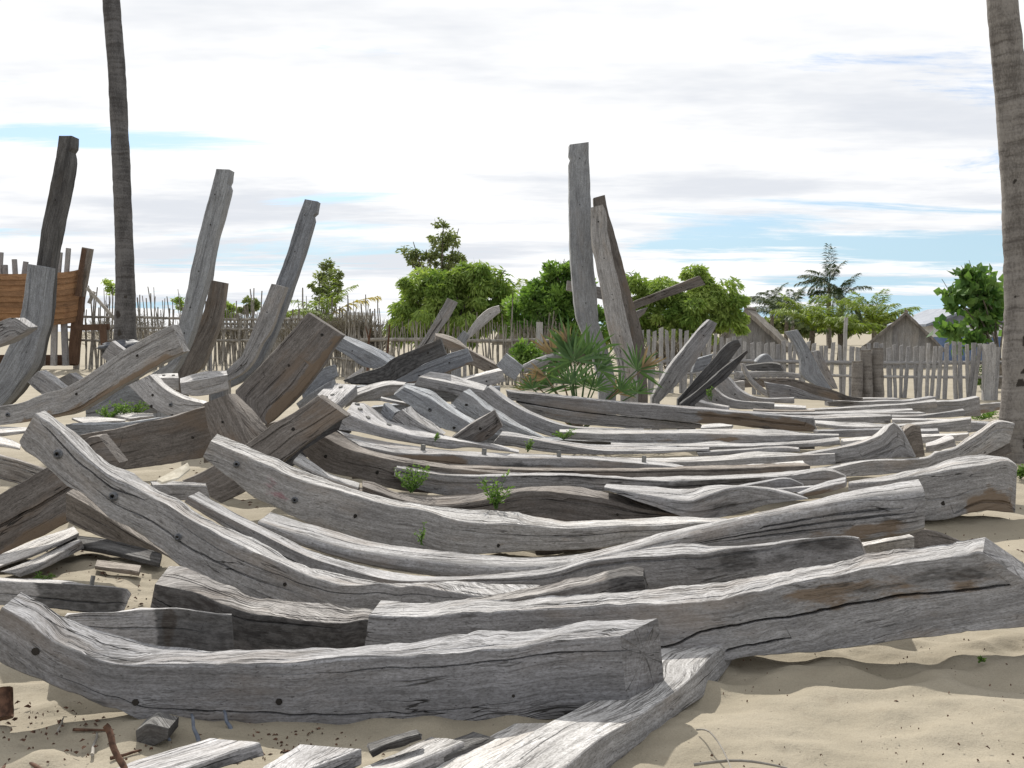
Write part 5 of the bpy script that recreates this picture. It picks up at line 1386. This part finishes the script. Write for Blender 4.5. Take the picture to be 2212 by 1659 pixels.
tree('distant_tree', 'distant yellowish green bush between the second and third leaning posts', 'bush', 490, 70, [(490, 668, 16, 20), (482, 685, 14, 16)], 900, 0.3, 0.12, LF_BRIGHT, 20, 0.1, droop=.2)
tree('distant_tree', 'distant yellow green shoot left of second leaning post', 'bush', 390, 70, [(388, 645, 9, 14), (392, 665, 8, 14)], 350, 0.25, 0.1, LF_BRIGHT, 23, 0.06, droop=.2)

rs0 = np.random.RandomState(77)
tl = [(x, 703 + rs0.uniform(-3, 3), rs0.uniform(16, 30), rs0.uniform(7, 14)) for x in range(1380, 2330, 26)]
crown(tl, 105, 9000, 0.8, 0.35, LF_DARK, None, 78, droop=0.1, tuft=1.0, per=60)
treeline = [o for o in bpy.data.objects if o.name.startswith('crown') and o.parent is None][0]
treeline.name = 'distant_treeline'
treeline['kind'] = 'stuff'
treeline['label'] = 'hazy line of distant trees beyond the huts on the right'
treeline['category'] = 'treeline'

palm('young coconut palm with a yellow frond over the stick fence, left of centre', 705, 685, 46, LF_PALM, 31, 2.0, 10, extra=[(0.15, 0.62, 2.4, .5, LF_YEL), (3.0, 0.55, 2.0, 1.0, LF_PALM), (1.4, 1.4, 2.2, .3, LF_PALM), (0.4, -0.4, 1.6, .8, LF_YEL)], ell=(0.0, 1.4))
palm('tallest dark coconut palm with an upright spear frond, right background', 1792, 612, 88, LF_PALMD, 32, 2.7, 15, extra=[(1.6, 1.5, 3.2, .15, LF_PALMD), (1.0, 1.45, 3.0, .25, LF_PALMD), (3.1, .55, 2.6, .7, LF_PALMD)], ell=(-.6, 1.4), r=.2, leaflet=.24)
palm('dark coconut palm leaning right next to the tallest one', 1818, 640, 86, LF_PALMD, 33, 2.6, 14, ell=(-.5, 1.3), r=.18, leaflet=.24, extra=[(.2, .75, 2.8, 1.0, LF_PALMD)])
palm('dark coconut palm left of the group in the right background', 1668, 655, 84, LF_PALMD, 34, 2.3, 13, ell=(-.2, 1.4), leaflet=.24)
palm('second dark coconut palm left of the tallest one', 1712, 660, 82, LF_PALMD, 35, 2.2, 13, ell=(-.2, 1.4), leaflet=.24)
palm('young bright green coconut palm spreading behind the first hut', 1755, 715, 48, LF_PALM, 36, 2.2, 17, ell=(.6, 1.55))
palm('young bright green coconut palm between the two huts', 1815, 722, 46, LF_PALM, 37, 2.0, 16, ell=(.6, 1.55))
palm('young bright coconut palm with upright fronds left of the second hut', 1888, 705, 50, LF_PALM, 38, 2.2, 15, ell=(.75, 1.57))
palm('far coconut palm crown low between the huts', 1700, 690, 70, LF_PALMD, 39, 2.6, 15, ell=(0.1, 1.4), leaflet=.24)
palm('young coconut palm with drooping fronds between feathery tree and dark bush', 1132, 655, 42, LF_PALM, 40, 1.9, 10, ell=(.0, 1.3))

# ------------------------------------------------------------------ fan palm in front of the centre posts
fp0 = P(1250, 870, 13.4)
fan = thing('fan_palm', 'spiky green fan palm with browned tips in front of the tall centre posts', 'plant', (fp0[0], 13.4, 0))


def fan_leaf(base, x, y, Yd, rad, ang0, spread, mat, seed, n=15, tilt=0.2):
    rs = random.Random(seed)
    hub = P(x, y, Yd)
    mb_V, mb_F = [], []
    V, Fc, _ = tube([base, (np.array(base) + hub) / 2 + np.array([0, 0, .06]), hub], [.012, .01, .007], 4)
    mb_V += list(V)
    mb_F += list(Fc)
    for k in range(n):
        a = ang0 + spread * (k / (n - 1) - 0.5) + rs.uniform(-.09, .09)
        L = rad * rs.uniform(.6, 1.12)
        d = np.array([math.cos(a), rs.uniform(-.35, .15) + tilt, math.sin(a)])
        d /= np.linalg.norm(d)
        wv = np.cross(d, [0, 1, 0])
        wv /= np.linalg.norm(wv)
        wv = wv + np.array([0, rs.uniform(-.6, .6), 0])
        w_ = 0.023 * rad / .7 * rs.uniform(.8, 1.3)
        m1, m2 = hub + d * L * .35, hub + d * L * .7 + np.array([0, 0, -.02 * L])
        tip = hub + d * L + np.array([0, 0, -rs.uniform(.02, .14) * L])
        b = len(mb_V)
        mb_V += [hub, m1 + wv * w_, m1 - wv * w_, m2 + wv * w_ * .8, m2 - wv * w_ * .8, tip]
        mb_F += [(b, b + 1, b + 2), (b + 1, b + 3, b + 4, b + 2), (b + 3, b + 5, b + 4)]
    var = np.clip(np.random.RandomState(seed).normal(.45, .22, len(mb_V)), 0, 1)
    return new_mesh('fan_leaf', np.array(mb_V), mb_F, mat, fan, attrs={'var': var}, smooth=False)


bs0 = P(1250, 862, 13.4)
bs0[2] = .15
k = 13.4 / F * K
for i, (x, y, rd, a0, sp, m) in enumerate([
        (1240, 780, 88, 1.75, 3.6, LF_FAN), (1270, 770, 80, 1.1, 2.6, LF_FAN), (1225, 800, 80, 2.4, 2.4, LF_FAN), (1290, 800, 70, .7, 2.2, LF_FAN), (1375, 800, 66, .9, 3.0, LF_FAN),
        (1235, 830, 75, 2.0, 3.0, LF_FAN), (1285, 840, 60, 1.2, 3.0, LF_FAN), (1260, 835, 66, 1.6, 3.6, LF_FAN), (1340, 845, 60, 1.0, 2.6, LF_FAN), (1375, 850, 52, 1.6, 3.0, LF_FAN),
        (1150, 840, 48, 1.9, 2.8, LF_FAN), (1190, 835, 50, 2.2, 2.4, LF_FAN), (1195, 770, 66, 2.0, 1.3, LF_DRY), (1228, 742, 50, 1.9, 1.1, LF_DRY), (1385, 800, 62, .8, 1.2, LF_DRY), (1180, 815, 60, 2.9, 1.2, LF_DRY),
        (1160, 835, 50, 2.0, 2.2, LF_DRY), (1330, 850, 45, .8, 1.8, LF_DRY), (1230, 770, 92, 1.65, 1.2, LF_FAN), (1130, 845, 36, 2.2, 2.0, LF_DRY)]):
    fan_leaf(bs0, x, y, 13.4 + .12 * ((i * 7) % 5 - 2), rd * k, a0, sp, m, 80 + i, n=15 if m is LF_FAN else 9)
MB().tube([(bs0[0], 13.4, -.05), (bs0[0] - .02, 13.4, .25), bs0 + [0, 0, .25]], [.09, .085, .06], 9, jit=.2).build('stem', BARK, fan)


LF_BRUSH = leaf_mat('dry_brush_twig', (0.085, 0.072, 0.06), (0.21, 0.185, 0.155), 0.1)
for i, (x, Yd, bl_, n_, lb) in enumerate(((690, 37, [(690, 722, 60, 26), (650, 728, 40, 22), (730, 720, 40, 24)], 3000, 'grey dry thicket behind the sticks left of the young palm foot'),
                                         (775, 34, [(770, 722, 45, 30), (800, 735, 35, 26), (745, 735, 30, 24)], 2600, 'grey brown dry thicket behind the stick fence, left of big green tree'),
                                         (1175, 31.5, [(1190, 752, 50, 24), (1230, 760, 40, 26), (1150, 742, 30, 22)], 2200, 'brown dry thicket under the dark green bush behind fence'),
                                         (1440, 30, [(1400, 770, 40, 22), (1450, 765, 50, 22), (1500, 770, 40, 20)], 2400, 'low dry undergrowth behind left end of picket fence'),
                                         (330, 46, [(240, 715, 50, 22), (330, 715, 50, 24), (420, 712, 50, 24), (510, 715, 50, 22), (580, 715, 40, 22)], 5000, 'long low grey thicket along the far stick fence behind leaning posts'))):
    tree('dry_thicket', lb, 'thicket', x, Yd, bl_, n_, 0.42, 0.018, LF_BRUSH, 60 + i, 0.03, droop=-0.7, tuft=0.5, per=60, outward=0.3)

# ------------------------------------------------------------------ weeds
def weed(label, x, y, Yd, w_, h_, n, seed, mat=LF_WEED, lf=0.03, z0=None):
    b = P(x, y, Yd)
    if z0 is not None:
        b[2] = z0
    root = thing('green_weed', label, 'weed', tuple(b), 'green weeds in the pile')
    rs = np.random.RandomState(seed)
    mb = MB()
    C, D = [], []
    k = K * Yd / F
    for i in range(n):
        tip = b + np.array([rs.uniform(-1, 1) * w_ * k, rs.uniform(-1, 1) * w_ * k * .6, h_ * k * rs.uniform(.45, 1.0)])
        mid = (b + tip) / 2 + rs.normal(size=3) * w_ * k * .12
        mb.tube([b + rs.normal(size=3) * .006, mid, tip], [.0035, .0025, .0012], 4, caps=False)
        for q in range(22):
            t = rs.uniform(.2, 1)
            p = (1 - t)**2 * b + 2 * t * (1 - t) * mid + t * t * tip
            d = rs.normal(size=3)
            d[2] = abs(d[2]) * .5
            C.append(p + d / np.linalg.norm(d) * lf * .5)
            D.append(d)
    mb.build('stem', LF_WEED, root)
    leaves('foliage', np.array(C), np.array(D), lf * rs.uniform(.4, 1.0, len(C)), lf * .30, mat, root, seed)
    return root


weed('larger green leafy weed sprouting by the black speckled beam', 888, 1062, 7.7, 42, 62, 15, 1, lf=.04)
weed('green leafy weed hanging over the arched brown rib', 1072, 1098, 7.2, 38, 76, 12, 2, lf=.045)
weed('tiny green weed on the face of third rib, near a bolt', 910, 1176, 6.55, 14, 50, 4, 3, lf=.025)
weed('small green tuft left of the sweeping white-edged rib', 1140, 975, 9.35, 12, 28, 5, 4, lf=.035)
weed('small green weed at the edge of sweeping rib in the middle', 1218, 948, 10.1, 30, 22, 8, 5, lf=.035)
weed('patch of green weed in the shade under the long slanting rib, left part', 235, 903, 10.6, 45, 30, 16, 6, lf=.04)
weed('patch of bright green weed by the holed curved rib', 290, 897, 10.7, 45, 34, 18, 7, lf=.04)
weed('tiny green weed on the long sunlit slab', 940, 950, 8.6, 10, 14, 4, 8, lf=.025)
weed('small grass sprig on sand behind the short slant-ended block', 95, 1290, 6.1, 18, 22, 6, 9, lf=.03, z0=0.0)
weed('green grass tuft growing right of the knotted rib by right palm', 2205, 1000, 10.5, 22, 30, 14, 10, lf=.05, z0=0.0)
weed('pale green grass patch left of the right palm base', 2125, 905, 17.5, 45, 18, 18, 11, lf=.07, z0=0.0)
weed('tall thin weed between the black planks and thick leaning post', 1535, 865, 13.0, 10, 36, 4, 12, lf=.04)
weed('bright green plant glimpsed through the picket fence', 2130 - 10, 850, 26.0, 18, 70, 14, 13, lf=.14, z0=0.0)
weed('tiny sprig on the open sand at lower right', 2120, 1405, 4.65, 8, 10, 3, 14, lf=.02, z0=0.0)

# ------------------------------------------------------------------ huts
THATCH = wood('grey_thatch', (0.32, 0.295, 0.26), (0.16, 0.145, 0.128), (0.22, 0.185, 0.145), 0.5, 0.4)
BOARD = wood('hut_wall_board', (0.38, 0.375, 0.37), (0.24, 0.236, 0.232), (0.27, 0.24, 0.21), 0.4, 0.4)


def prism(name, poly, y0, y1, mat, parent, uvr=False):
    """poly of (x, z) extruded along Y"""
    n = len(poly)
    V = [(x, y0, z) for x, z in poly] + [(x, y1, z) for x, z in poly]
    Fc = [tuple(range(n)), tuple(range(n, 2 * n))[::-1]] + [(i, (i + 1) % n, n + (i + 1) % n, n + i) for i in range(n)]
    U = [(z, x) for x, z in poly] + [(z + .5, x + .3) for x, z in poly]
    return new_mesh(name, V, Fc, mat, parent, uv=U, smooth=False)


def hut(label, xl, xp, xr, ye, yp, Yd, depth, ew, turn=0.0):
    l, p, r = P(xl, ye, Yd), P(xp, yp, Yd), P(xr, ye, Yd)
    root = thing('thatched_hut', label, 'hut', (p[0], Yd, 0), 'thatched huts behind the picket fence')
    nb = 11
    for i in range(nb):                                  # upright wall boards of the gable
        x0, x1 = l[0] + (r[0] - l[0]) * i / nb, l[0] + (r[0] - l[0]) * (i + 1) / nb
        def zt(x):
            return p[2] - .05 - (p[2] - l[2]) * (abs(x - p[0]) / ((p[0] - l[0]) if x < p[0] else (r[0] - p[0])))
        w0 = max(zt(x0), .2)
        w1 = max(zt(x1), .2)
        poly = [(x0, -.05), (x1, -.05), (x1, w1), ((x0 + x1) / 2, max(w0, w1, zt((x0 + x1) / 2))), (x0, w0)]
        prism('gable_board', poly, Yd + .01 * (i % 3), Yd + .06, BOARD, root)
    MB().box(((l[0] + r[0]) / 2, Yd + depth / 2, l[2] / 2), ((r[0] - l[0]) / 2 - .12, depth / 2 - .1, l[2] / 2)).build('wall', BOARD, root, smooth=False)
    for sgn, e in ((-1, l), (1, r)):
        ex, ez = e[0] + sgn * .22, e[2] - .16
        V, Fc, U = [], [], []
        ny, nx = 14, 12
        for iy in range(ny + 1):
            for ix in range(nx + 1):
                t = ix / nx
                y = Yd - .35 + (depth + .7) * iy / ny
                V.append((p[0] + (ex - p[0]) * t, y + .05 * math.sin(ix * 2.1 + iy), p[2] + .05 + (ez - p[2]) * t + .06 * (hsh(ix * 1.0, iy * 1.0, 3 + sgn) - .5)))
                U.append((t * 2, y * 1.3))
        m0 = len(V)
        for (x, y, z) in list(V):
            V.append((x, y, z - ew))
        U += U
        q = nx + 1
        for iy in range(ny):
            for ix in range(nx):
                a = iy * q + ix
                Fc.append((a, a + 1, a + q + 1, a + q))
                Fc.append((m0 + a, m0 + a + q, m0 + a + q + 1, m0 + a + 1))
        for ix in range(nx):
            Fc.append((ix, m0 + ix, m0 + ix + 1, ix + 1))
            a = ny * q + ix
            Fc.append((a, a + 1, m0 + a + 1, m0 + a))
        for iy in range(ny):
            a = iy * q + nx
            Fc.append((a, m0 + a, m0 + a + q, a + q))
        new_mesh('thatch_roof', V, Fc, THATCH, root, uv=U, smooth=False)
    MB().tube([(p[0], Yd - .38, p[2] + .05), (p[0] + .02, Yd + depth * .5, p[2] + .08), (p[0], Yd + depth + .36, p[2] + .05)], .07, 7, jit=.25, seed=2).build('ridge_cap', THATCH, root)
    root.rotation_euler = (0, 0, -math.atan2(p[0], Yd) + turn)
    return root


hut('thatched hut with grey plank gable, right one beside the big-leaved tree', 1876, 1957, 2022, 747, 676, 42, 3.2, .14)
hut('thatched hut half hidden by green tree, left of the young palms', 1548, 1612, 1690, 745, 669, 44, 3.4, .20, -.10)
TIN = plain('grey_tin_roof', (0.17, 0.19, 0.23), (0.25, 0.27, 0.31), 3, 0.5)
WHITEW = plain('white_plaster', (0.55, 0.56, 0.57), (0.66, 0.67, 0.68), 2)
BLUEW = plain('blue_painted_wall', (0.10, 0.15, 0.27), (0.15, 0.21, 0.34), 3)
hr = thing('tin_roof_house', 'house with grey tin roof, white upper and blue lower wall behind right tree', 'house', (P(2080, 713, 52)[0], 52, 0))
a, b, c, d = P(2016, 698, 52), P(2165, 698, 52), P(2090, 664, 52), P(2016, 728, 52)
prism('roof', [(a[0] - .5, a[2] - .05), (c[0], c[2]), (b[0] + .5, b[2] - .05), (b[0] + .5, b[2] - .17), (c[0], c[2] - .14), (a[0] - .5, a[2] - .17)], 51.6, 57, TIN, hr)
prism('gable', [(a[0] - .2, a[2] - .12), (c[0], c[2] - .16), (b[0] + .2, b[2] - .12)], 52.05, 56.8, TIN, hr)
prism('upper_wall', [(a[0], d[2]), (b[0], d[2]), (b[0], a[2] - .1), (a[0], a[2] - .1)], 52, 56.7, WHITEW, hr)
prism('lower_wall', [(a[0], -.05), (b[0], -.05), (b[0], d[2]), (a[0], d[2])], 52.02, 56.6, BLUEW, hr)
q0, q1 = P(2052, 713, 51.95), P(2062, 720, 51.95)
prism('window', [(q0[0], q1[2]), (q1[0], q1[2]), (q1[0], q0[2]), (q0[0], q0[2])], 51.94, 51.985, M_HOLE, hr)
for (x0, x1, y0, lb) in ((596, 700, 672, 'distant low white building seen over sticks, behind the young palm'), (742, 790, 675, 'distant small white building seen over sticks, right of the young palm'), (955, 1000, 676, 'distant white house glimpsed behind big green tree')):
    bl = thing('white_building', lb, 'building', (P((x0 + x1) / 2, 713, 95)[0], 95, 0), 'distant white buildings')
    a, b = P(x0, y0, 95), P(x1, y0, 95)
    prism('wall', [(a[0], -.1), (b[0], -.1), (b[0], a[2] - .25), (a[0], a[2] - .25)], 95, 99, WHITEW, bl)
    prism('roof', [(a[0] - .3, a[2] - .25), (b[0] + .3, a[2] - .25), (b[0] + .3, a[2]), (a[0] - .3, a[2])], 94.6, 99.4, WHITEW, bl)
# low thatched shed roof behind the dark bush
sh = thing('thatched_shed', 'low dark thatched shed roof between big green tree and bush', 'shed', (P(1110, 713, 39)[0], 39, 0))
a, b = P(1085, 715, 39), P(1160, 745, 39)
prism('roof', [(a[0] - .4, b[2]), (b[0] + .4, b[2]), (b[0], a[2] + .25), (a[0], a[2] + .25)], 39, 41, THATCH, sh)
prism('wall', [(a[0], -.05), (b[0], -.05), (b[0], b[2]), (a[0], b[2])], 39.1, 40.9, BOARD, sh)

# ------------------------------------------------------------------ wooden boat on the stocks at far left
HULL = wood('orange_hull_plank', (0.40, 0.235, 0.125), (0.24, 0.13, 0.068), (0.18, 0.10, 0.055), 0.6, 0.8)
HBR = wood('brown_keel_wood', (0.17, 0.105, 0.07), (0.085, 0.05, 0.033), (0.11, 0.065, 0.04), 0.5, 0.6)
HY = 38.0
boat = thing('wooden_boat', 'unfinished wooden boat with orange planked side standing at far left', 'boat', (P(60, 713, HY)[0], HY, 0))
xs_ = np.array([-260, -150, -60, 0, 40, 80, 110, 140, 160, 175, 186])
yo = np.array([0, 0, .0, .05, .15, .35, .6, 1.0, 1.35, 1.75, 2.2])        # side curves away toward the stem
sheer = np.array([596, 594, 593, 592, 592, 591, 590, 588, 585, 581, 577])
low_ = np.array([707, 706, 703, 700, 701, 702, 702, 700, 698, 695, 690])
ny = 9
for k in range(ny):
    V, U = [], []
    for e in range(2):
        f = (k + e) / ny + (-0.002 if e == 0 else 0.001)
        for i in range(len(xs_)):
            yd = HY + yo[i] + 0.5 * f * f * (1 - yo[i] / 2.6) - .035 * e + .012 * ((k * 7) % 3)
            p = P(xs_[i] - 10 * f * (i > 7), sheer[i] + (low_[i] - sheer[i]) * f, yd)
            V.append(p)
            U.append((xs_[i] * .017 + k * 3, f * 2 + k))
    n = len(xs_)
    Vb = [v + np.array([0, .06, 0]) for v in V]
    Fc = [(i, i + 1, n + i + 1, n + i) for i in range(n - 1)]
    Fc += [(2 * n + i, 3 * n + i, 3 * n + i + 1, 2 * n + i + 1) for i in range(n - 1)]
    Fc += [(i, 2 * n + i, 2 * n + i + 1, i + 1) for i in range(n - 1)] + [(n + i, n + i + 1, 3 * n + i + 1, 3 * n + i) for i in range(n - 1)]
    new_mesh('strake', np.array(V + Vb), Fc, HULL, boat, uv=U + U, smooth=False)


def bar(name, P0, P1, w_, d_, mat, par, Yd, Y1=None):
    a, b = P(*P0, Yd), P(*P1, Y1 or Yd)
    ax = b - a
    ax /= np.linalg.norm(ax)
    sx = np.cross(ax, [0, 1, 0])
    sx /= np.linalg.norm(sx)
    V, U = [], []
    for q, (p, t) in enumerate(((a, 0), (b, np.linalg.norm(b - a)))):
        for s_, e_ in ((-1, -1), (1, -1), (1, 1), (-1, 1)):
            V.append(p + sx * s_ * w_ + np.array([0, e_ * d_, 0]))
            U.append((t, s_ * w_ + e_ * d_))
    Fc = [(0, 1, 2, 3), (7, 6, 5, 4)] + [(i, (i + 1) % 4, 4 + (i + 1) % 4, 4 + i) for i in range(4)]
    return new_mesh(name, V, Fc, mat, par, uv=U, smooth=False)


bar('stem_post', (158, 786), (172, 640), .17, .14, HBR, boat, HY + 2.0)
bar('stem_post', (172, 642), (190, 536), .17, .14, WD['brown'], boat, HY + 2.15)
bar('keel', (-260, 778), (166, 778), .20, .14, HBR, boat, HY + 2.3)
for (x0, x1, yt) in ((-3, 2, 545), (13, 11, 572), (36, 31, 560), (46, 56, 565), (122, 130, 545), (140, 148, 536), (168, 182, 537)):
    bar('frame_top', (x0, 640), (x1, yt), .075, .06, WD['grey'] if x0 < 150 else HBR, boat, HY + .9 + (.6 if x0 > 110 else 0))
for i, (x, xb) in enumerate(((98, 90), (118, 116), (138, 142), (70, 62), (30, 30), (-30, -34))):
    bar('frame_foot', (xb, 790), (x, 690), .10, .07, WD['grey'], boat, HY + 1.3 + .1 * i)
bar('brace', (166, 708), (236, 706), .11, .08, HBR, boat, HY + 1.6)
tag(bar('shore_pole', (285, 730), (188, 622), .05, .05, M_STICK, None, HY - .3), 'thin pole propped against the bow of the orange boat', 'pole')
tag(bar('shore_pole', (192, 655), (204, 630), .05, .05, M_STICK, None, HY + .1), 'short stick tied crosswise at the boat bow', 'pole')
tag(bar('prop_post', (226, 760), (222, 700), .10, .08, HBR, None, HY + 1.3), 'dark prop post under the brace of the boat', 'post')
# crumpled black plastic beside the palm
rs = np.random.RandomState(4)
c0 = P(272, 737, 19)
th, ph = np.meshgrid(np.linspace(0, 2 * math.pi, 25)[:-1], np.linspace(0.02, 3.12, 13))
rr = 1 + .5 * fbm(th * 2.2, ph * 3, 7, 3) * 2
V = np.stack([c0[0] + .42 * rr * np.cos(th) * np.sin(ph), 19 + .3 * rr * np.sin(th) * np.sin(ph), c0[2] - .12 + .13 * rr * np.cos(ph)], -1).reshape(-1, 3)
i, j = np.meshgrid(np.arange(12), np.arange(24), indexing='ij')
Fq = np.stack([i * 24 + j, i * 24 + (j + 1) % 24, (i + 1) * 24 + (j + 1) % 24, (i + 1) * 24 + j], -1).reshape(-1, 4)
tag(new_mesh('plastic_sheet', V, Fq, plain('black_plastic', (.03, .033, .04), (.08, .085, .10), 8, .55)), 'crumpled dark plastic bundle at the foot of the left palm', 'plastic sheet')

# pale scrap of dried palm sheath on the sand patch
cl = [P(338, 1040, 6.7), P(372, 1022, 6.8), P(404, 1004, 6.85), P(410, 1016, 6.8), P(385, 1036, 6.7), P(350, 1046, 6.65)]
mbv = np.array(cl + [c + np.array([0.0, .012, .012]) for c in cl])
tag(new_mesh('dried_palm_sheath', mbv, [(0, 1, 5), (1, 4, 5), (1, 2, 3, 4), (11, 7, 6), (11, 10, 7), (10, 9, 8, 7)] + [(i, (i + 1) % 6, 6 + (i + 1) % 6, 6 + i) for i in range(6)], plain('dry_sheath', (.42, .38, .30), (.55, .51, .42), 20), smooth=False), 'pale dried palm sheath scrap on the sand patch behind the three-bolt rib', 'palm sheath')

# ------------------------------------------------------------------ litter on the sand
def rod(name, label, cat, x0, y0, x1, y1, Y0, Y1, r, mat, bend=0.0, group=None, seed=0, taper=.6):
    a, b = P(x0, y0, Y0), P(x1, y1, Y1)
    n = 9
    t = np.linspace(0, 1, n)
    q = a + (b - a) * t[:, None]
    q[:, 2] += bend * np.sin(t * math.pi)
    q[:, 0] += (.4 if r < .03 else 0) * r * np.sin(t * 9 + seed)
    V, Fc, uv = tube(q, np.linspace(r, r * taper, n), 9, jit=.25 if r < .03 else .06, seed=seed)
    return tag(new_mesh(name, V, Fc, mat, None, uv=uv), label, cat, group)


def gY(y, z=0.0):
    return (CAMZ - z) * F / (y * K - YH)


rod('iron_spike', 'short blue grey iron spike leaning in the sand, left of three under front timber', 'spike', 367, 1603, 346, 1568, gY(1603), gY(1603) + .02, .007, M_STEEL, group='blue grey spikes in the sand')
rod('iron_spike', 'tall blue grey iron spike in the sand, middle of three under front timber', 'spike', 429, 1606, 412, 1542, gY(1606), gY(1606) + .02, .008, M_STEEL, group='blue grey spikes in the sand')
rod('iron_spike', 'blue grey iron spike in the sand, right of three under front timber', 'spike', 500, 1582, 482, 1534, gY(1582), gY(1582) + .02, .008, M_STEEL, group='blue grey spikes in the sand')
rod('rusty_bar', 'brown rusty bar sticking out of the sand at bottom left', 'bar', 275, 1680, 228, 1568, 3.35, 3.45, .011, M_RUST, taper=.9)
rod('rusty_pipe', 'stump of rusty pipe at the left edge, bottom', 'pipe', 8, 1552, 6, 1488, 3.95, 4.0, .036, M_RUST, taper=.97)
rod('dry_twig', 'long thin curved dry twig on the shaded sand at bottom right', 'twig', 1505, 1576, 1582, 1668, gY(1576, .03), gY(1668, .02), .0035, M_STICK, bend=.05)
rod('dry_twig', 'thin twig lying across the bottom edge right of curved plank', 'twig', 1500, 1652, 1700, 1659, gY(1652, .01), gY(1659, .01), .006, M_STICK, bend=.02, seed=4)
for i, (x0, y0, x1, y1, r, lb) in enumerate(((158, 1606, 255, 1608, .006, 'flat brown stick on sand below the front timber left part'), (198, 1660, 210, 1614, .006, 'short grey stick pointing up the picture on left sand'),
        (30, 1664, 100, 1697, .010, 'thick grey stick near bottom left corner'), (124, 1612, 138, 1580, .004, 'thin twig upright-lying on left sand'), (240, 1668, 305, 1650, .007, 'dark stick beside the six-sided beam end'),
        (165, 1750, 225, 1704, .003, 'hair-thin twig by the rusty bar'), (0, 1695, 28, 1670, .008, 'pale stick at the very left bottom corner'), (300, 1352, 400, 1330, .012, 'dark charred stick in shade under the cracked rib'))):
    y0_, y1_ = (y0, y1) if i == 7 else (y0 - 30, y1 - 30)
    if i in (1, 2, 5, 6):
        pass
    rod('dry_stick', lb, 'stick', x0, y0_, x1, y1_, gY(y0_, .012), gY(y1_, .012), r, M_STICK if i % 2 else M_RUST, group='sticks on the sand', seed=i)
# countless chips of bark and wood scattered on the sand
rs = np.random.RandomState(9)
mb = MB()


def gz(x, y):
    return 0.05 * fbm(np.array(x) / 1.6, np.array(y) / 1.2, 3, 3) - .03


def chips(n, x0, x1, y0, y1, smin, smax):
    for _ in range(n):
        xx_, yy_ = rs.uniform(x0, x1), rs.uniform(y0, y1)
        Yd = gY(yy_)
        p = P(xx_, yy_, Yd)
        s_ = rs.uniform(smin, smax) * rs.uniform(.4, 1)
        a = rs.uniform(0, 3.14)
        z = float(gz(p[0], p[1])) + .012
        L_, w_, h_ = s_, s_ * rs.uniform(.2, .6), s_ * rs.uniform(.1, .3)
        c_, sn = math.cos(a), math.sin(a)
        V = []
        for q in range(7):
            t = q / 7 * 6.283
            rr_ = rs.uniform(.6, 1.1)
            ex, ey = L_ * rr_ * math.cos(t), w_ * rr_ * math.sin(t)
            V.append((p[0] + ex * c_ - ey * sn, Yd + ex * sn + ey * c_, z + rs.uniform(-.006, .004)))
        V.append((p[0], Yd, z + h_ + .004))
        mb.add(V, [(q, (q + 1) % 7, 7) for q in range(7)])


chips(230, 0, 700, 1520, 1659, .005, .022)
chips(150, 100, 420, 1150, 1330, .012, .035)
chips(130, 1500, 2212, 1380, 1659, .003, .011)
chips(60, 330, 560, 990, 1110, .02, .05)
chips(110, 2040, 2212, 1090, 1330, .006, .02)
chips(120, 500, 1100, 1560, 1640, .006, .02)
lt = mb.build('bark_litter', M_RUST, smooth=False)
lt['kind'] = 'stuff'
lt['label'] = 'dark chips of bark and wood scattered over the sand'
lt['category'] = 'litter'
